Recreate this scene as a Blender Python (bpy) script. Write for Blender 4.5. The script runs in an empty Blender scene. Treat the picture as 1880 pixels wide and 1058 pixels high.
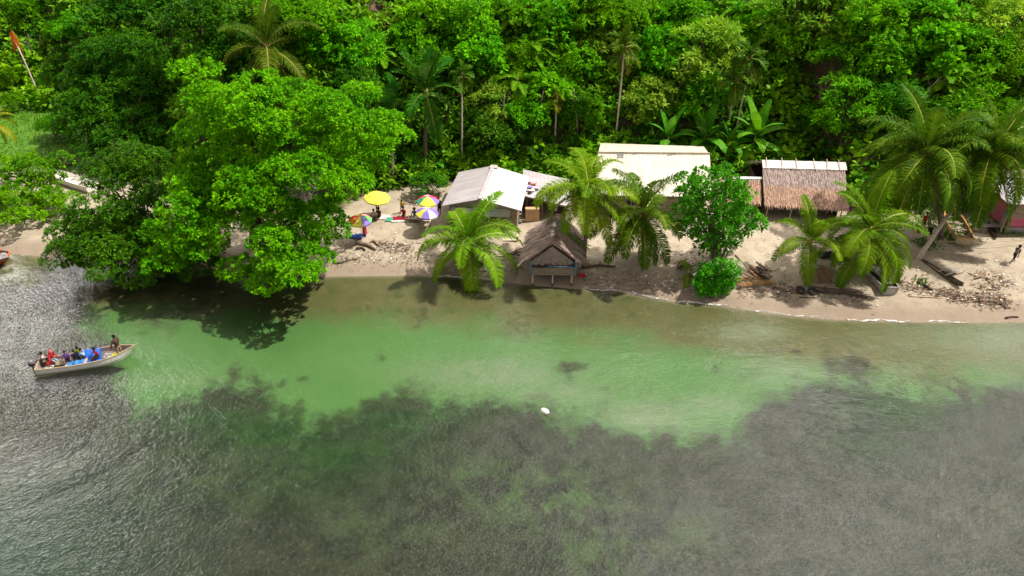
import bpy, math, random
import numpy as np
from mathutils import Vector, Matrix
R = math.radians
rng = np.random.default_rng(7)
random.seed(7)
SC = bpy.context.scene
COL = SC.collection

# ------------------------------------------------------------------ camera, sky, sun, exposure
PITCH, CAM_H, FPX, CX, CY = R(32.0), 30.0, 1300.0, 940.0, 529.0
cam_d = bpy.data.cameras.new('camera')
cam = bpy.data.objects.new('camera', cam_d); COL.objects.link(cam)
cam.location = (0, 0, CAM_H); cam.rotation_euler = (R(90) - PITCH, 0, 0)
cam_d.sensor_width = 36.0; cam_d.lens = 36.0 * FPX / 1880.0
cam_d.clip_start = 0.5; cam_d.clip_end = 3000
SC.camera = cam
SC.view_settings.view_transform = 'Standard'; SC.view_settings.look = 'None'
SC.view_settings.exposure = 0.30; SC.view_settings.gamma = 1.0
SC.view_settings.use_curve_mapping = False
SC.cycles.max_bounces = 10; SC.cycles.diffuse_bounces = 3; SC.cycles.glossy_bounces = 3
SC.cycles.transmission_bounces = 3; SC.cycles.transparent_max_bounces = 8
SC.cycles.caustics_reflective = False; SC.cycles.caustics_refractive = False

SUN_TO = Vector((0.54, 0.08, 0.84)).normalized()
sd = bpy.data.lights.new('sun', 'SUN'); sd.energy = 4.7; sd.angle = R(0.9); sd.color = (1.0, 0.955, 0.88)
sun = bpy.data.objects.new('sun', sd); COL.objects.link(sun)
sun.location = (40, 40, 80); sun.rotation_euler = SUN_TO.to_track_quat('Z', 'Y').to_euler()

def ray(px, py):
    u, v = (px - CX) / FPX, (py - CY) / FPX
    return Vector((u, math.cos(PITCH) - v * math.sin(PITCH), -math.sin(PITCH) - v * math.cos(PITCH)))
def P(px, py, z=0.0):                       # the point at height z seen at that place of the photograph
    d = ray(px, py); t = (z - CAM_H) / d.z
    return Vector((d.x * t, d.y * t, z))
def PY(px, py, Y):                          # the point at distance Y
    d = ray(px, py); t = Y / d.y
    return Vector((d.x * t, Y, CAM_H + d.z * t))
def to_px(x, y, z):
    dz = z - CAM_H
    zc = y * math.cos(PITCH) - dz * math.sin(PITCH)
    yc = y * math.sin(PITCH) + dz * math.cos(PITCH)
    return CX + FPX * x / zc, CY - FPX * yc / zc

W = bpy.data.worlds.new('World'); SC.world = W; W.use_nodes = True
nt = W.node_tree; nt.nodes.clear()
def N(ty, **k):
    x = nt.nodes.new(ty)
    for a, b in k.items(): setattr(x, a, b)
    return x
out = N('ShaderNodeOutputWorld'); sky = N('ShaderNodeTexSky'); sky.sky_type = 'NISHITA'; sky.sun_disc = False
sky.sun_elevation = math.asin(SUN_TO.z); sky.sun_rotation = math.atan2(SUN_TO.x, SUN_TO.y)
b1 = N('ShaderNodeBackground'); b1.inputs['Strength'].default_value = 0.05; nt.links.new(sky.outputs[0], b1.inputs[0])
tc = N('ShaderNodeTexCoord')
no = N('ShaderNodeTexNoise'); no.inputs['Scale'].default_value = 4.2; no.inputs['Detail'].default_value = 7; no.inputs['Roughness'].default_value = 0.55
nt.links.new(tc.outputs['Generated'], no.inputs['Vector'])
cov = N('ShaderNodeMapRange'); cov.interpolation_type = 'SMOOTHSTEP'
cov.inputs[1].default_value = 0.33; cov.inputs[2].default_value = 0.55; cov.inputs[3].default_value = 0.62
nt.links.new(no.outputs['Fac'], cov.inputs[0])
acc = cov.outputs[0]
wob = N('ShaderNodeVectorMath', operation='MULTIPLY_ADD')     # ragged cloud edges
nt.links.new(no.outputs['Color'], wob.inputs[0]); wob.inputs[1].default_value = (.16, .16, .16)
off = N('ShaderNodeVectorMath', operation='ADD'); off.inputs[1].default_value = (-.08, -.08, -.08)
nt.links.new(tc.outputs['Generated'], off.inputs[0]); nt.links.new(off.outputs[0], wob.inputs[2])
# blue gaps in unseen clouds, shaped to darken the water (mirrored pixel, radius, strength)
GAPS = [((560, 790), 16, 1.0), ((400, 750), 8, .95), ((760, 770), 8, .95), ((490, 640), 9, .95), ((370, 600), 5, .8), ((760, 640), 9, .7), ((1230, 650), 7, .8), ((1660, 720), 8, .95), ((1690, 800), 8, .95), ((680, 850), 7, .8), ((600, 1000), 12, .5), ((950, 960), 10, .4), ((1050, 640), 6, .6), ((300, 740), 6, .7)]
for (gp, rad, st) in GAPS:
    d = ray(*gp); d.z = -d.z; d.normalize()
    dt = N('ShaderNodeVectorMath', operation='DOT_PRODUCT'); dt.inputs[1].default_value = d
    nt.links.new(wob.outputs[0], dt.inputs[0])
    mr = N('ShaderNodeMapRange'); mr.interpolation_type = 'SMOOTHSTEP'
    mr.inputs[1].default_value = math.cos(R(rad * 1.3)); mr.inputs[2].default_value = math.cos(R(rad * 0.7))
    mr.inputs[3].default_value = 1.0; mr.inputs[4].default_value = 1.0 - st
    nt.links.new(dt.outputs['Value'], mr.inputs[0])
    mu = N('ShaderNodeMath', operation='MULTIPLY'); nt.links.new(acc, mu.inputs[0]); nt.links.new(mr.outputs[0], mu.inputs[1]); acc = mu.outputs[0]
# unseen northern cloud bank, shaped to brighten the water's reflections; other cover is duller
bank = None
for (gp, r0, r1) in (((1500, 640), 30, 8), ((150, 620), 24, 5), ((1300, 1000), 34, 10)):
    d = ray(*gp); d.z = -d.z; d.normalize()
    dt = N('ShaderNodeVectorMath', operation='DOT_PRODUCT'); dt.inputs[1].default_value = d; nt.links.new(wob.outputs[0], dt.inputs[0])
    mr = N('ShaderNodeMapRange'); mr.interpolation_type = 'SMOOTHSTEP'
    mr.inputs[1].default_value = math.cos(R(r0)); mr.inputs[2].default_value = math.cos(R(r1)); nt.links.new(dt.outputs['Value'], mr.inputs[0])
    if bank is None: bank = mr.outputs[0]
    else:
        mu = N('ShaderNodeMath', operation='MAXIMUM'); nt.links.new(bank, mu.inputs[0]); nt.links.new(mr.outputs[0], mu.inputs[1]); bank = mu.outputs[0]
for (gp, rad, st) in (((930, 695), 4.5, 1.0), ((1215, 775), 4, 1.0), ((1370, 622), 3, .9), ((1450, 690), 6, .6), ((1790, 640), 7, 1.1), ((80, 530), 8, 1.15), ((180, 575), 5, .8), ((1080, 735), 4, .5), ((1600, 900), 10, .5), ((1250, 950), 6, .4), ((1800, 980), 6, .5), ((200, 800), 9, .45)):  # extra bright cloud spots aimed at chosen water patches
    d = ray(*gp); d.z = -d.z; d.normalize()
    dt = N('ShaderNodeVectorMath', operation='DOT_PRODUCT'); dt.inputs[1].default_value = d; nt.links.new(wob.outputs[0], dt.inputs[0])
    mr = N('ShaderNodeMapRange'); mr.interpolation_type = 'SMOOTHSTEP'; mr.inputs[4].default_value = st
    mr.inputs[1].default_value = math.cos(R(rad * 1.4)); mr.inputs[2].default_value = math.cos(R(rad * .3)); nt.links.new(dt.outputs['Value'], mr.inputs[0])
    mu = N('ShaderNodeMath', operation='ADD'); nt.links.new(bank, mu.inputs[0]); nt.links.new(mr.outputs[0], mu.inputs[1]); bank = mu.outputs[0]
bs = N('ShaderNodeMapRange'); bs.clamp = False; bs.inputs[3].default_value = 0.50; bs.inputs[4].default_value = 4.8; nt.links.new(bank, bs.inputs[0])
b2 = N('ShaderNodeBackground'); b2.inputs[0].default_value = (1.0, 0.93, 0.905, 1); nt.links.new(bs.outputs[0], b2.inputs[1])
ms = N('ShaderNodeMixShader'); nt.links.new(acc, ms.inputs[0]); nt.links.new(b1.outputs[0], ms.inputs[1]); nt.links.new(b2.outputs[0], ms.inputs[2])
nt.links.new(ms.outputs[0], out.inputs[0])

# ------------------------------------------------------------------ helpers
def link(name, me, m=None, parent=None, loc=None):
    o = bpy.data.objects.new(name, me); COL.objects.link(o)
    if m is not None:
        for x in (m if isinstance(m, (list, tuple)) else [m]): me.materials.append(x)
    if parent is not None: o.parent = parent
    if loc is not None: o.location = loc
    return o
def tag(o, label=None, cat=None, group=None, kind=None):
    if label: o['label'] = label
    if cat: o['category'] = cat
    if group: o['group'] = group
    if kind: o['kind'] = kind
    return o
def thing(name, label, cat, loc=(0, 0, 0), rz=0.0, group=None, scale=1.0):
    o = bpy.data.objects.new(name, None); COL.objects.link(o); o.empty_display_size = .3
    o.location = loc; o.rotation_euler = (0, 0, rz); o.scale = (scale,) * 3
    return tag(o, label, cat, group)
def npmesh(name, v, f, mi=None, smooth=False):
    me = bpy.data.meshes.new(name); v = np.asarray(v, np.float32); f = np.asarray(f, np.int32)
    k = f.shape[1]
    me.vertices.add(len(v)); me.vertices.foreach_set('co', v.ravel())
    me.loops.add(f.size); me.loops.foreach_set('vertex_index', f.ravel())
    me.polygons.add(len(f)); me.polygons.foreach_set('loop_start', np.arange(0, f.size, k, dtype=np.int32))
    if mi is not None: me.polygons.foreach_set('material_index', np.asarray(mi, np.int32))
    me.update(calc_edges=True); me.validate()
    if smooth: me.polygons.foreach_set('use_smooth', np.ones(len(f), bool))
    return me
class MB:
    def __init__(s): s.v, s.f, s.m = [], [], []
    def add(s, vs, fs, mi=0):
        b = len(s.v); s.v += [tuple(x) for x in vs]; s.f += [tuple(i + b for i in q) for q in fs]; s.m += [mi] * len(fs); return s
    def box(s, c, d, rot=None, mi=0, taper=1.0):
        c = Vector(c); q = []
        for z in (-.5, .5):
            k = taper if z > 0 else 1
            for x, y in ((-.5, -.5), (.5, -.5), (.5, .5), (-.5, .5)):
                w = Vector((x * d[0] * k, y * d[1] * k, z * d[2]))
                if rot is not None: w = rot @ w
                q.append(c + w)
        return s.add(q, [(3, 2, 1, 0), (4, 5, 6, 7), (0, 1, 5, 4), (1, 2, 6, 5), (2, 3, 7, 6), (3, 0, 4, 7)], mi)
    def beam(s, a, b, w, h, mi=0):
        a, b = Vector(a), Vector(b); d = b - a
        return s.box((a + b) / 2, (w, h, d.length), d.to_track_quat('Z', 'Y').to_matrix(), mi)
    def tube(s, pts, rad, n=8, mi=0):
        pts = [Vector(p) for p in pts]
        if not hasattr(rad, '__len__'): rad = [rad] * len(pts)
        vs, fs = [], []; up = Vector((.123, .31, .94))
        for i, p in enumerate(pts):
            t = (pts[min(i + 1, len(pts) - 1)] - pts[max(i - 1, 0)]).normalized()
            a = t.cross(up)
            if a.length < .05: a = t.cross(Vector((1, 0, 0)))
            a.normalize(); b = t.cross(a)
            for k in range(n):
                w = 2 * math.pi * k / n; vs.append(p + (a * math.cos(w) + b * math.sin(w)) * rad[i])
        for i in range(len(pts) - 1):
            for k in range(n):
                k2 = (k + 1) % n; fs.append((i * n + k, i * n + k2, i * n + n + k2, i * n + n + k))
        fs.append(tuple(range(n - 1, -1, -1))); fs.append(tuple((len(pts) - 1) * n + k for k in range(n)))
        return s.add(vs, fs, mi)
    def lathe(s, prof, n=16, c=(0, 0, 0), mi=0, sq=1.0):
        c = Vector(c); vs, fs = [], []
        for (r, z) in prof:
            for k in range(n):
                w = 2 * math.pi * k / n; vs.append(c + Vector((r * math.cos(w), r * math.sin(w) * sq, z)))
        for i in range(len(prof) - 1):
            for k in range(n):
                k2 = (k + 1) % n; fs.append((i * n + k, i * n + k2, i * n + n + k2, i * n + n + k))
        return s.add(vs, fs, mi)
    def ball(s, c, r, n=10, sc=(1, 1, 1), mi=0):
        c = Vector(c); vs, fs = [], []; m = max(5, n // 2 + 1)
        for i in range(m + 1):
            a = math.pi * i / m
            for k in range(n):
                w = 2 * math.pi * k / n
                vs.append(c + Vector((math.sin(a) * math.cos(w) * sc[0], math.sin(a) * math.sin(w) * sc[1], math.cos(a) * sc[2])) * r)
        for i in range(m):
            for k in range(n):
                k2 = (k + 1) % n; fs.append((i * n + k, i * n + n + k, i * n + n + k2, i * n + k2))
        return s.add(vs, fs, mi)
    def sheet(s, A, B, C, D, nu=1, nv=1, th=.03, amp=0.0, per=.2, sag=0.0, jit=0.0, mi=0):
        """slab over the four corners A-B (top edge) and D-C (bottom edge); corrugation runs from top to bottom"""
        A, B, C, D = map(Vector, (A, B, C, D)); nrm = (B - A).cross(D - A).normalized()
        if nrm.z < 0: nrm = -nrm
        Lu = ((B - A).length + (C - D).length) / 2; rows = []
        for j in range(nv + 1):
            row = []
            for i in range(nu + 1):
                u, t = i / nu, j / nv
                p = (A * (1 - u) + B * u) * (1 - t) + (D * (1 - u) + C * u) * t
                p = p + nrm * (amp * math.sin(2 * math.pi * u * Lu / per) - sag * 4 * t * (1 - t) + (random.uniform(-jit, jit)))
                row.append(p)
            rows.append(row)
        top = [p for r in rows for p in r]; bot = [p - nrm * th for p in top]; k = nu + 1; n = len(top); fs = []
        for j in range(nv):
            for i in range(nu):
                a = j * k + i; fs.append((a, a + 1, a + k + 1, a + k)); fs.append((n + a, n + a + k, n + a + k + 1, n + a + 1))
        for i in range(nu):
            a = i; fs.append((a, n + a, n + a + 1, a + 1)); a = nv * k + i; fs.append((a, a + 1, n + a + 1, n + a))
        for j in range(nv):
            a = j * k; fs.append((a, a + k, n + a + k, n + a)); a = j * k + nu; fs.append((a, n + a, n + a + k, a + k))
        return s.add(top + bot, fs, mi)
    def thatch(s, A, B, C, D, rows=18, per=90, L=.6, w=.05, lift=.05, jit=.12, split=None, thin=0.0):
        """palm-leaf thatch: A-B ridge, D-C eave, loose strips laid in overlapping rows"""
        A, B, C, D = map(Vector, (A, B, C, D)); nrm = (B - A).cross(D - A).normalized()
        if nrm.z < 0: nrm = -nrm
        for j in range(rows):
            t0 = (j + .3) / rows
            for i in range(per):
                if random.random() < thin: continue
                u = (i + random.uniform(-.4, 1.4)) / per; t = t0 + random.uniform(-.6, .6) / rows
                u = min(1.005, max(-.005, u)); t = max(0, t)
                p = (A * (1 - u) + B * u) * (1 - t) + (D * (1 - u) + C * u) * t
                dn = ((D - A) * (1 - u) + (C - B) * u).normalized(); sd = dn.cross(nrm)
                dr = (dn + sd * random.gauss(0, jit) + nrm * random.uniform(-.03, .07)).normalized(); l = L * random.uniform(.7, 1.25)
                ww = w * random.uniform(.6, 1.3); q = p + nrm * (lift * random.uniform(.5, 1.2)); e = q + dr * l + nrm * random.uniform(-.035, .03)
                wd = (sd + nrm * random.gauss(0, .35)).normalized()
                mi = 0 if split is None else (0 if t + .35 * l / max(.1, (D - A).length) + random.gauss(0, .02) < split else 1)
                s.add([q - wd * ww * .5, q + wd * ww * .5, e + wd * ww * .3, e - wd * ww * .3], [(0, 1, 2, 3)], mi)
        return s
    def build(s, name, m, parent=None, smooth=False, loc=None):
        me = bpy.data.meshes.new(name); me.from_pydata(s.v, [], s.f)
        me.polygons.foreach_set('material_index', s.m)
        if smooth: me.polygons.foreach_set('use_smooth', [True] * len(s.f))
        me.update()
        return link(name, me, m, parent, loc)
def one(name, mb, m, label, cat, loc=(0, 0, 0), rz=0.0, group=None, smooth=False):
    o = mb.build(name, m, None, smooth, loc); o.rotation_euler = (0, 0, rz)
    return tag(o, label, cat, group)
def cp(o, parent, loc=None, rot=None, sc=None, color=None):
    c = o.copy(); COL.objects.link(c); c.parent = parent
    if loc is not None: c.location = loc
    if rot is not None: c.rotation_euler = rot
    if sc is not None: c.scale = sc if hasattr(sc, '__len__') else (sc,) * 3
    if color is not None: c.color = color
    return c

# ------------------------------------------------------------------ materials
def newmat(name):
    m = bpy.data.materials.new(name); m.use_nodes = True; t = m.node_tree; t.nodes.clear()
    def n(ty, ins=None, **k):
        x = t.nodes.new(ty)
        for a, b in k.items(): setattr(x, a, b)
        for a, b in (ins or {}).items():
            if isinstance(b, bpy.types.NodeSocket): t.links.new(b, x.inputs[a])
            else: x.inputs[a].default_value = b
        return x
    o = n('ShaderNodeOutputMaterial')
    return m, n, o, t
def c4(c): return (c[0], c[1], c[2], 1)
def mixc(n, f, a, b, bt='MIX'):
    x = n('ShaderNodeMix', data_type='RGBA', blend_type=bt)
    for i, v in ((0, f), (6, a), (7, b)):
        if isinstance(v, bpy.types.NodeSocket): x.id_data.links.new(v, x.inputs[i])
        else: x.inputs[i].default_value = v if i == 0 else c4(v)
    return x.outputs[2]
def rng_(n, v, a, b, c=0.0, d=1.0):
    return n('ShaderNodeMapRange', {0: v, 1: a, 2: b, 3: c, 4: d}, interpolation_type='SMOOTHSTEP').outputs[0]
def plain(name, c, c2=None, rough=.7, scale=6.0, bump=.0, spec=.3, metal=0.0, stretch=(1, 1, 1), island=False, sat=None):
    """worn surface: two tones mottled by noise, finer grain on top, a little relief"""
    m, n, o, t = newmat(name); c2 = c2 or tuple(x * .72 for x in c)
    tc = n('ShaderNodeTexCoord'); mp = n('ShaderNodeMapping', {'Vector': tc.outputs['Object'], 'Scale': stretch})
    a = n('ShaderNodeTexNoise', {'Vector': mp.outputs[0], 'Scale': scale, 'Detail': 8, 'Roughness': .62})
    f = rng_(n, a.outputs['Fac'], .32, .68)
    if island:
        g = n('ShaderNodeNewGeometry')
        f = n('ShaderNodeMath', {0: n('ShaderNodeMath', {0: f, 1: .4}, operation='MULTIPLY').outputs[0], 1: n('ShaderNodeMath', {0: g.outputs['Random Per Island'], 1: .75}, operation='MULTIPLY').outputs[0]}, operation='ADD').outputs[0]
    oi = n('ShaderNodeObjectInfo')
    col = mixc(n, 1.0, mixc(n, f, c, c2), oi.outputs['Color'], 'MULTIPLY')
    p = n('ShaderNodeBsdfPrincipled', {'Base Color': col, 'Roughness': rough, 'Metallic': metal, 'Specular IOR Level': spec})
    if bump:
        b = n('ShaderNodeBump', {'Height': a.outputs['Fac'], 'Strength': bump, 'Distance': .05}); t.links.new(b.outputs[0], p.inputs['Normal'])
    t.links.new(p.outputs[0], o.inputs[0]); return m
def leafmat(name, ca, cb, tr=.35, gloss=.02, clump=.35, dead=0.0):
    m, n, o, t = newmat(name); g = n('ShaderNodeNewGeometry'); oi = n('ShaderNodeObjectInfo'); tc = n('ShaderNodeTexCoord')
    a = n('ShaderNodeTexNoise', {'Vector': tc.outputs['Object'], 'Scale': clump, 'Detail': 3})
    f = n('ShaderNodeMath', {0: g.outputs['Random Per Island'], 1: .5}, operation='MULTIPLY').outputs[0]
    f2 = n('ShaderNodeMath', {0: rng_(n, a.outputs['Fac'], .35, .65), 1: .6}, operation='MULTIPLY').outputs[0]
    f = n('ShaderNodeMath', {0: f, 1: f2}, operation='ADD').outputs[0]
    col = mixc(n, f, ca, cb)
    if dead:
        col = mixc(n, rng_(n, g.outputs['Random Per Island'], 1 - dead, 1 - dead + .02), col, (.22, .16, .03))
    hv = n('ShaderNodeHueSaturation', {'Color': mixc(n, 1.0, col, oi.outputs['Color'], 'MULTIPLY'), 'Hue': n('ShaderNodeMapRange', {0: oi.outputs['Random'], 3: .49, 4: .51}).outputs[0]})
    col = hv.outputs[0]
    d = n('ShaderNodeBsdfDiffuse', {'Color': col}); tl = n('ShaderNodeBsdfTranslucent', {'Color': mixc(n, 1.0, col, (1.15, 1.1, .45), 'MULTIPLY')})
    mx = n('ShaderNodeMixShader', {0: tr, 1: d.outputs[0], 2: tl.outputs[0]})
    gl = n('ShaderNodeBsdfGlossy', {'Color': (.9, .95, .9, 1), 'Roughness': .38})
    lw = n('ShaderNodeFresnel', {'IOR': 1.35})
    fg = n('ShaderNodeMath', {0: lw.outputs[0], 1: gloss * 3}, operation='MULTIPLY')
    m2 = n('ShaderNodeMixShader', {0: fg.outputs[0], 1: mx.outputs[0], 2: gl.outputs[0]})
    t.links.new(m2.outputs[0], o.inputs[0]); return m

M = {}
M['leaf_bright'] = leafmat('leaf bright green', (.050, .235, .003), (.205, .50, .004), .27)
M['leaf_dark'] = leafmat('leaf deep green', (.020, .11, .004), (.075, .24, .005), .24, .04)
M['leaf_mid'] = leafmat('leaf mid green', (.022, .16, .003), (.175, .49, .005), .32)
M['leaf_pale'] = leafmat('leaf pale olive', (.07, .235, .008), (.32, .50, .04), .32)
M['leaf_tree'] = leafmat('leaf glossy rosette', (.020, .165, .005), (.085, .345, .006), .28, .05, .8)
M['leaf_under'] = leafmat('undergrowth leaf', (.016, .11, .007), (.075, .25, .009), .32, .06, .22)
M['frond_yellow'] = leafmat('coconut frond yellow green', (.08, .21, .006), (.21, .36, .010), .36, .02, .5)
M['frond_dark'] = leafmat('coconut frond deep green', (.024, .085, .006), (.085, .18, .010), .32, .03, .5)
M['frond_mid'] = leafmat('coconut frond fresh green', (.050, .17, .005), (.15, .29, .007), .36, .02, .5)
M['frond_wide'] = leafmat('broad palm frond', (.014, .11, .008), (.055, .21, .008), .35, .04, .5)
M['banana'] = leafmat('banana leaf', (.04, .23, .012), (.14, .42, .016), .42, .08, .8)
M['dead_frond'] = leafmat('dead frond', (.20, .10, .03), (.33, .19, .07), .2, .02)
M['rachis'] = plain('frond midrib', (.32, .33, .06), (.22, .26, .04), .5)
M['bark'] = plain('bark', (.17, .12, .085), (.075, .055, .04), .9, 5, .5, stretch=(1, 1, .35))
M['bark_palm'] = plain('ringed palm bark', (.24, .18, .14), (.11, .075, .055), .9, 7, .5, stretch=(.4, .4, 3))
M['bark_pale'] = plain('pale slim trunk', (.62, .53, .43), (.40, .32, .24), .85, 6, .3, stretch=(.4, .4, 3))
M['twig'] = plain('bare grey twig', (.38, .31, .27), (.22, .17, .14), .9, 6)
M['drift'] = plain('weathered driftwood', (.36, .27, .20), (.17, .12, .085), .9, 4, .6, stretch=(.4, 3, 3))
M['drift_dark'] = plain('wet dark driftwood', (.13, .09, .065), (.06, .04, .03), .85, 4, .5)
M['litter'] = plain('plant litter', (.30, .17, .085), (.13, .075, .045), .95, 3, 0, island=True)
M['litter_pale'] = plain('pale beach litter', (.42, .34, .26), (.20, .14, .10), .95, 3, 0, island=True)
M['thatch_grey'] = plain('weathered grey thatch', (.52, .415, .365), (.25, .18, .155), .95, 3, 0, island=True)
M['thatch_red'] = plain('russet thatch', (.57, .37, .25), (.31, .175, .11), .95, 3, 0, island=True)
M['thatch_dark'] = plain('old brown thatch', (.68, .53, .455), (.25, .17, .135), .95, 2.0, 0, island=True)
M['metal_white'] = plain('white painted roof sheet', (.60, .58, .555), (.46, .425, .40), .45, 1.3, .05, .4, stretch=(.5, 2, 1))
M['metal_grey'] = plain('grey and shaded roof sheet', (.46, .425, .425), (.36, .32, .32), .42, .8, .05, .4, stretch=(.4, 2.5, 1))  # grey sheet; also paints in the shaded slope of the white roof
M['cream_roof'] = plain('cream roof sheet', (.63, .575, .47), (.54, .48, .375), .6, .8, .05, stretch=(2, .5, 1))
M['rust'] = plain('rust stained sheet', (.45, .25, .17), (.6, .5, .45), .7, 2)
M['board'] = plain('unpainted board', (.33, .26, .20), (.19, .14, .10), .85, 4, .3, stretch=(.3, 3, 3))
M['board_grey'] = plain('silvered plank', (.38, .345, .31), (.23, .195, .17), .85, 5, .4, stretch=(3, 3, .5))
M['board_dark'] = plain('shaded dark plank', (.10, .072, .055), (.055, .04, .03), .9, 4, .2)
M['tan'] = plain('tan plywood', (.55, .36, .19), (.44, .28, .15), .7, 2.2, .05)
M['cream'] = plain('cream plank', (.66, .54, .40), (.55, .43, .31), .75, 2.5, .1)
M['blue_paint'] = plain('faded blue paint', (.06, .17, .27), (.13, .22, .28), .7, 5)
M['pink_paint'] = plain('pink painted board', (.52, .13, .20), (.42, .10, .16), .7, 3)
M['purple'] = plain('plum board', (.20, .05, .11), (.14, .035, .075), .7, 3)
M['teal_paint'] = plain('teal shutter', (.05, .33, .34), (.04, .26, .28), .6, 3)
M['navy'] = plain('navy trim', (.03, .05, .20), (.02, .035, .14), .6, 3)
M['steel'] = plain('dull steel', (.30, .30, .31), (.2, .2, .2), .45, 5, metal=.6)
M['vent'] = plain('louvre vent slat', (.30, .29, .28), (.22, .21, .2), .6, 4)
M['black'] = plain('black rubber', (.022, .021, .02), (.04, .036, .032), .7, 6)
M['hull_white'] = plain('chalky white hull', (.88, .86, .80), (.78, .73, .64), .45, 2, .0, .5)
M['hull_in'] = plain('scuffed boat inside', (.42, .34, .31), (.30, .235, .21), .6, 2.5)
M['gunwale'] = plain('worn timber rail', (.50, .38, .25), (.36, .26, .17), .7, 5)
M['hull_grey'] = plain('dirty grey hull', (.50, .48, .43), (.30, .28, .24), .6, 3)
M['yellow_paint'] = plain('ochre boat paint', (.62, .32, .04), (.50, .25, .03), .55, 3)
M['orange_paint'] = plain('orange boat paint', (.72, .12, .02), (.6, .10, .015), .5, 3)
M['boat_wood'] = plain('grey brown boat planks', (.27, .20, .165), (.16, .115, .09), .85, 4, .2, stretch=(.4, 3, 3))
M['canoe'] = plain('mossy canoe timber', (.115, .105, .06), (.05, .045, .026), .85, 4, .3)
M['tarp_grey'] = plain('grey tarpaulin', (.30, .265, .25), (.235, .2, .19), .7, 2, .2)
M['bamboo'] = plain('pale bamboo pole', (.60, .49, .32), (.45, .35, .22), .6, 5)
M['stick'] = plain('cut red brown stick', (.38, .21, .13), (.22, .12, .075), .85, 5)
M['tin'] = plain('pale tin lid', (.60, .61, .63), (.45, .45, .47), .5, 3)
M['grass'] = leafmat('grass blade', (.045, .16, .004), (.11, .27, .007), .3, .01, .3)
cloth = {}
def clothm(name, c, s=.78):
    if name not in cloth: cloth[name] = plain(name + ' cloth', c, tuple(x * s for x in c), .85, 9, .1, .15)
    return cloth[name]
clothm('red', (.55, .025, .035)); clothm('crimson', (.38, .012, .03)); clothm('coral', (.66, .12, .13)); clothm('white', (.74, .72, .70)); clothm('pinkwhite', (.70, .52, .48))
clothm('purple', (.22, .10, .42)); clothm('hivis', (.62, .82, .01)); clothm('sky', (.42, .62, .78)); clothm('yellow', (.72, .50, .03)); clothm('lemon', (.80, .74, .10)); clothm('blue', (.03, .13, .55))
clothm('royal', (.035, .09, .33)); clothm('green', (.06, .36, .22)); clothm('black', (.03, .028, .03)); clothm('brown', (.085, .05, .035)); clothm('grey', (.22, .20, .20)); clothm('violet', (.28, .20, .58)); clothm('orange', (.8, .22, .06)); clothm('denim', (.30, .36, .44)); clothm('khaki', (.30, .24, .15)); clothm('navy', (.02, .025, .06)); clothm('grass', (.16, .45, .14)); clothm('pink', (.78, .28, .30))
M['skin'] = plain('dark brown skin', (.085, .042, .026), (.065, .032, .02), .5, 8, 0, .4)
M['hair'] = plain('black hair', (.012, .010, .009), (.02, .016, .013), .9, 20, .6)
# ------------------------------------------------------------------ terrain: seabed, beach and hillside in one sheet
SHORE_PX = [(-250, 448), (0, 464), (120, 474), (300, 492), (440, 497), (590, 508), (760, 506), (880, 513), (960, 522), (1060, 531), (1130, 535), (1240, 555), (1320, 561), (1420, 577), (1530, 588), (1640, 591), (1760, 593), (1880, 591), (2200, 580)]
SH = np.array([[*P(x, y, 0)][:2] for x, y in SHORE_PX])
FOOT = np.array([(-400, 96), (-80, 92), (-52, 86), (-44, 80), (-37, 70), (-31, 61), (-17, 61), (-12.5, 66), (0, 67.2), (18, 69), (31.5, 67.5), (33.5, 60.5), (46, 61), (60, 62), (400, 64)])
def shore(x): return np.interp(x, SH[:, 0], SH[:, 1])
def H(x, y):
    x = np.asarray(x, float); y = np.asarray(y, float)
    d = y - shore(x); s = y - np.interp(x, FOOT[:, 0], FOOT[:, 1])
    z = np.where(d < 0, -2.2 * (1 - np.exp(np.minimum(d, 0) / 17.0)), 1.45 * (1 - np.exp(-np.maximum(d, 0) / 6.5)))
    z = z + .05 * np.maximum(0, d - 16) * (x < -25) * np.clip((-25 - x) / 8, 0, 1)
    sp = np.maximum(s, 0); r = .92 * sp * np.clip(sp / 5, .25, 1)
    z = z + 60 * (1 - np.exp(-r / 60))
    w = np.clip(sp / 8, 0, 1)
    z = z + w * (.9 * np.sin(x * .31 + y * .12) + .7 * np.sin(x * .13 - y * .22 + 1.3) + .4 * np.sin(x * .8 + 2) * np.sin(y * .55))
    b = np.clip(d / 4, 0, 1) * (1 - np.clip(sp / 3, 0, 1))
    return z + b * (.05 * np.sin(x * .9 + y * .4) + .05 * np.sin(x * .35 - y * 1.1) + .03 * np.sin(x * 2.1 + 1) * np.sin(y * 1.7))
def Hz(x, y): return float(H(x, y))
def G(px, py, h=0.0):                       # where the sight line of that pixel meets the ground raised by h
    d = ray(px, py); t = 25.0
    while t < 260:
        if CAM_H + d.z * t <= Hz(d.x * t, d.y * t) + h: break
        t += .12
    return Vector((d.x * t, d.y * t, CAM_H + d.z * t))
def ground(p, dz=0.0): return Vector((p[0], p[1], Hz(p[0], p[1]) + dz))
GF = lambda px, py: ground(G(px, py))

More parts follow.
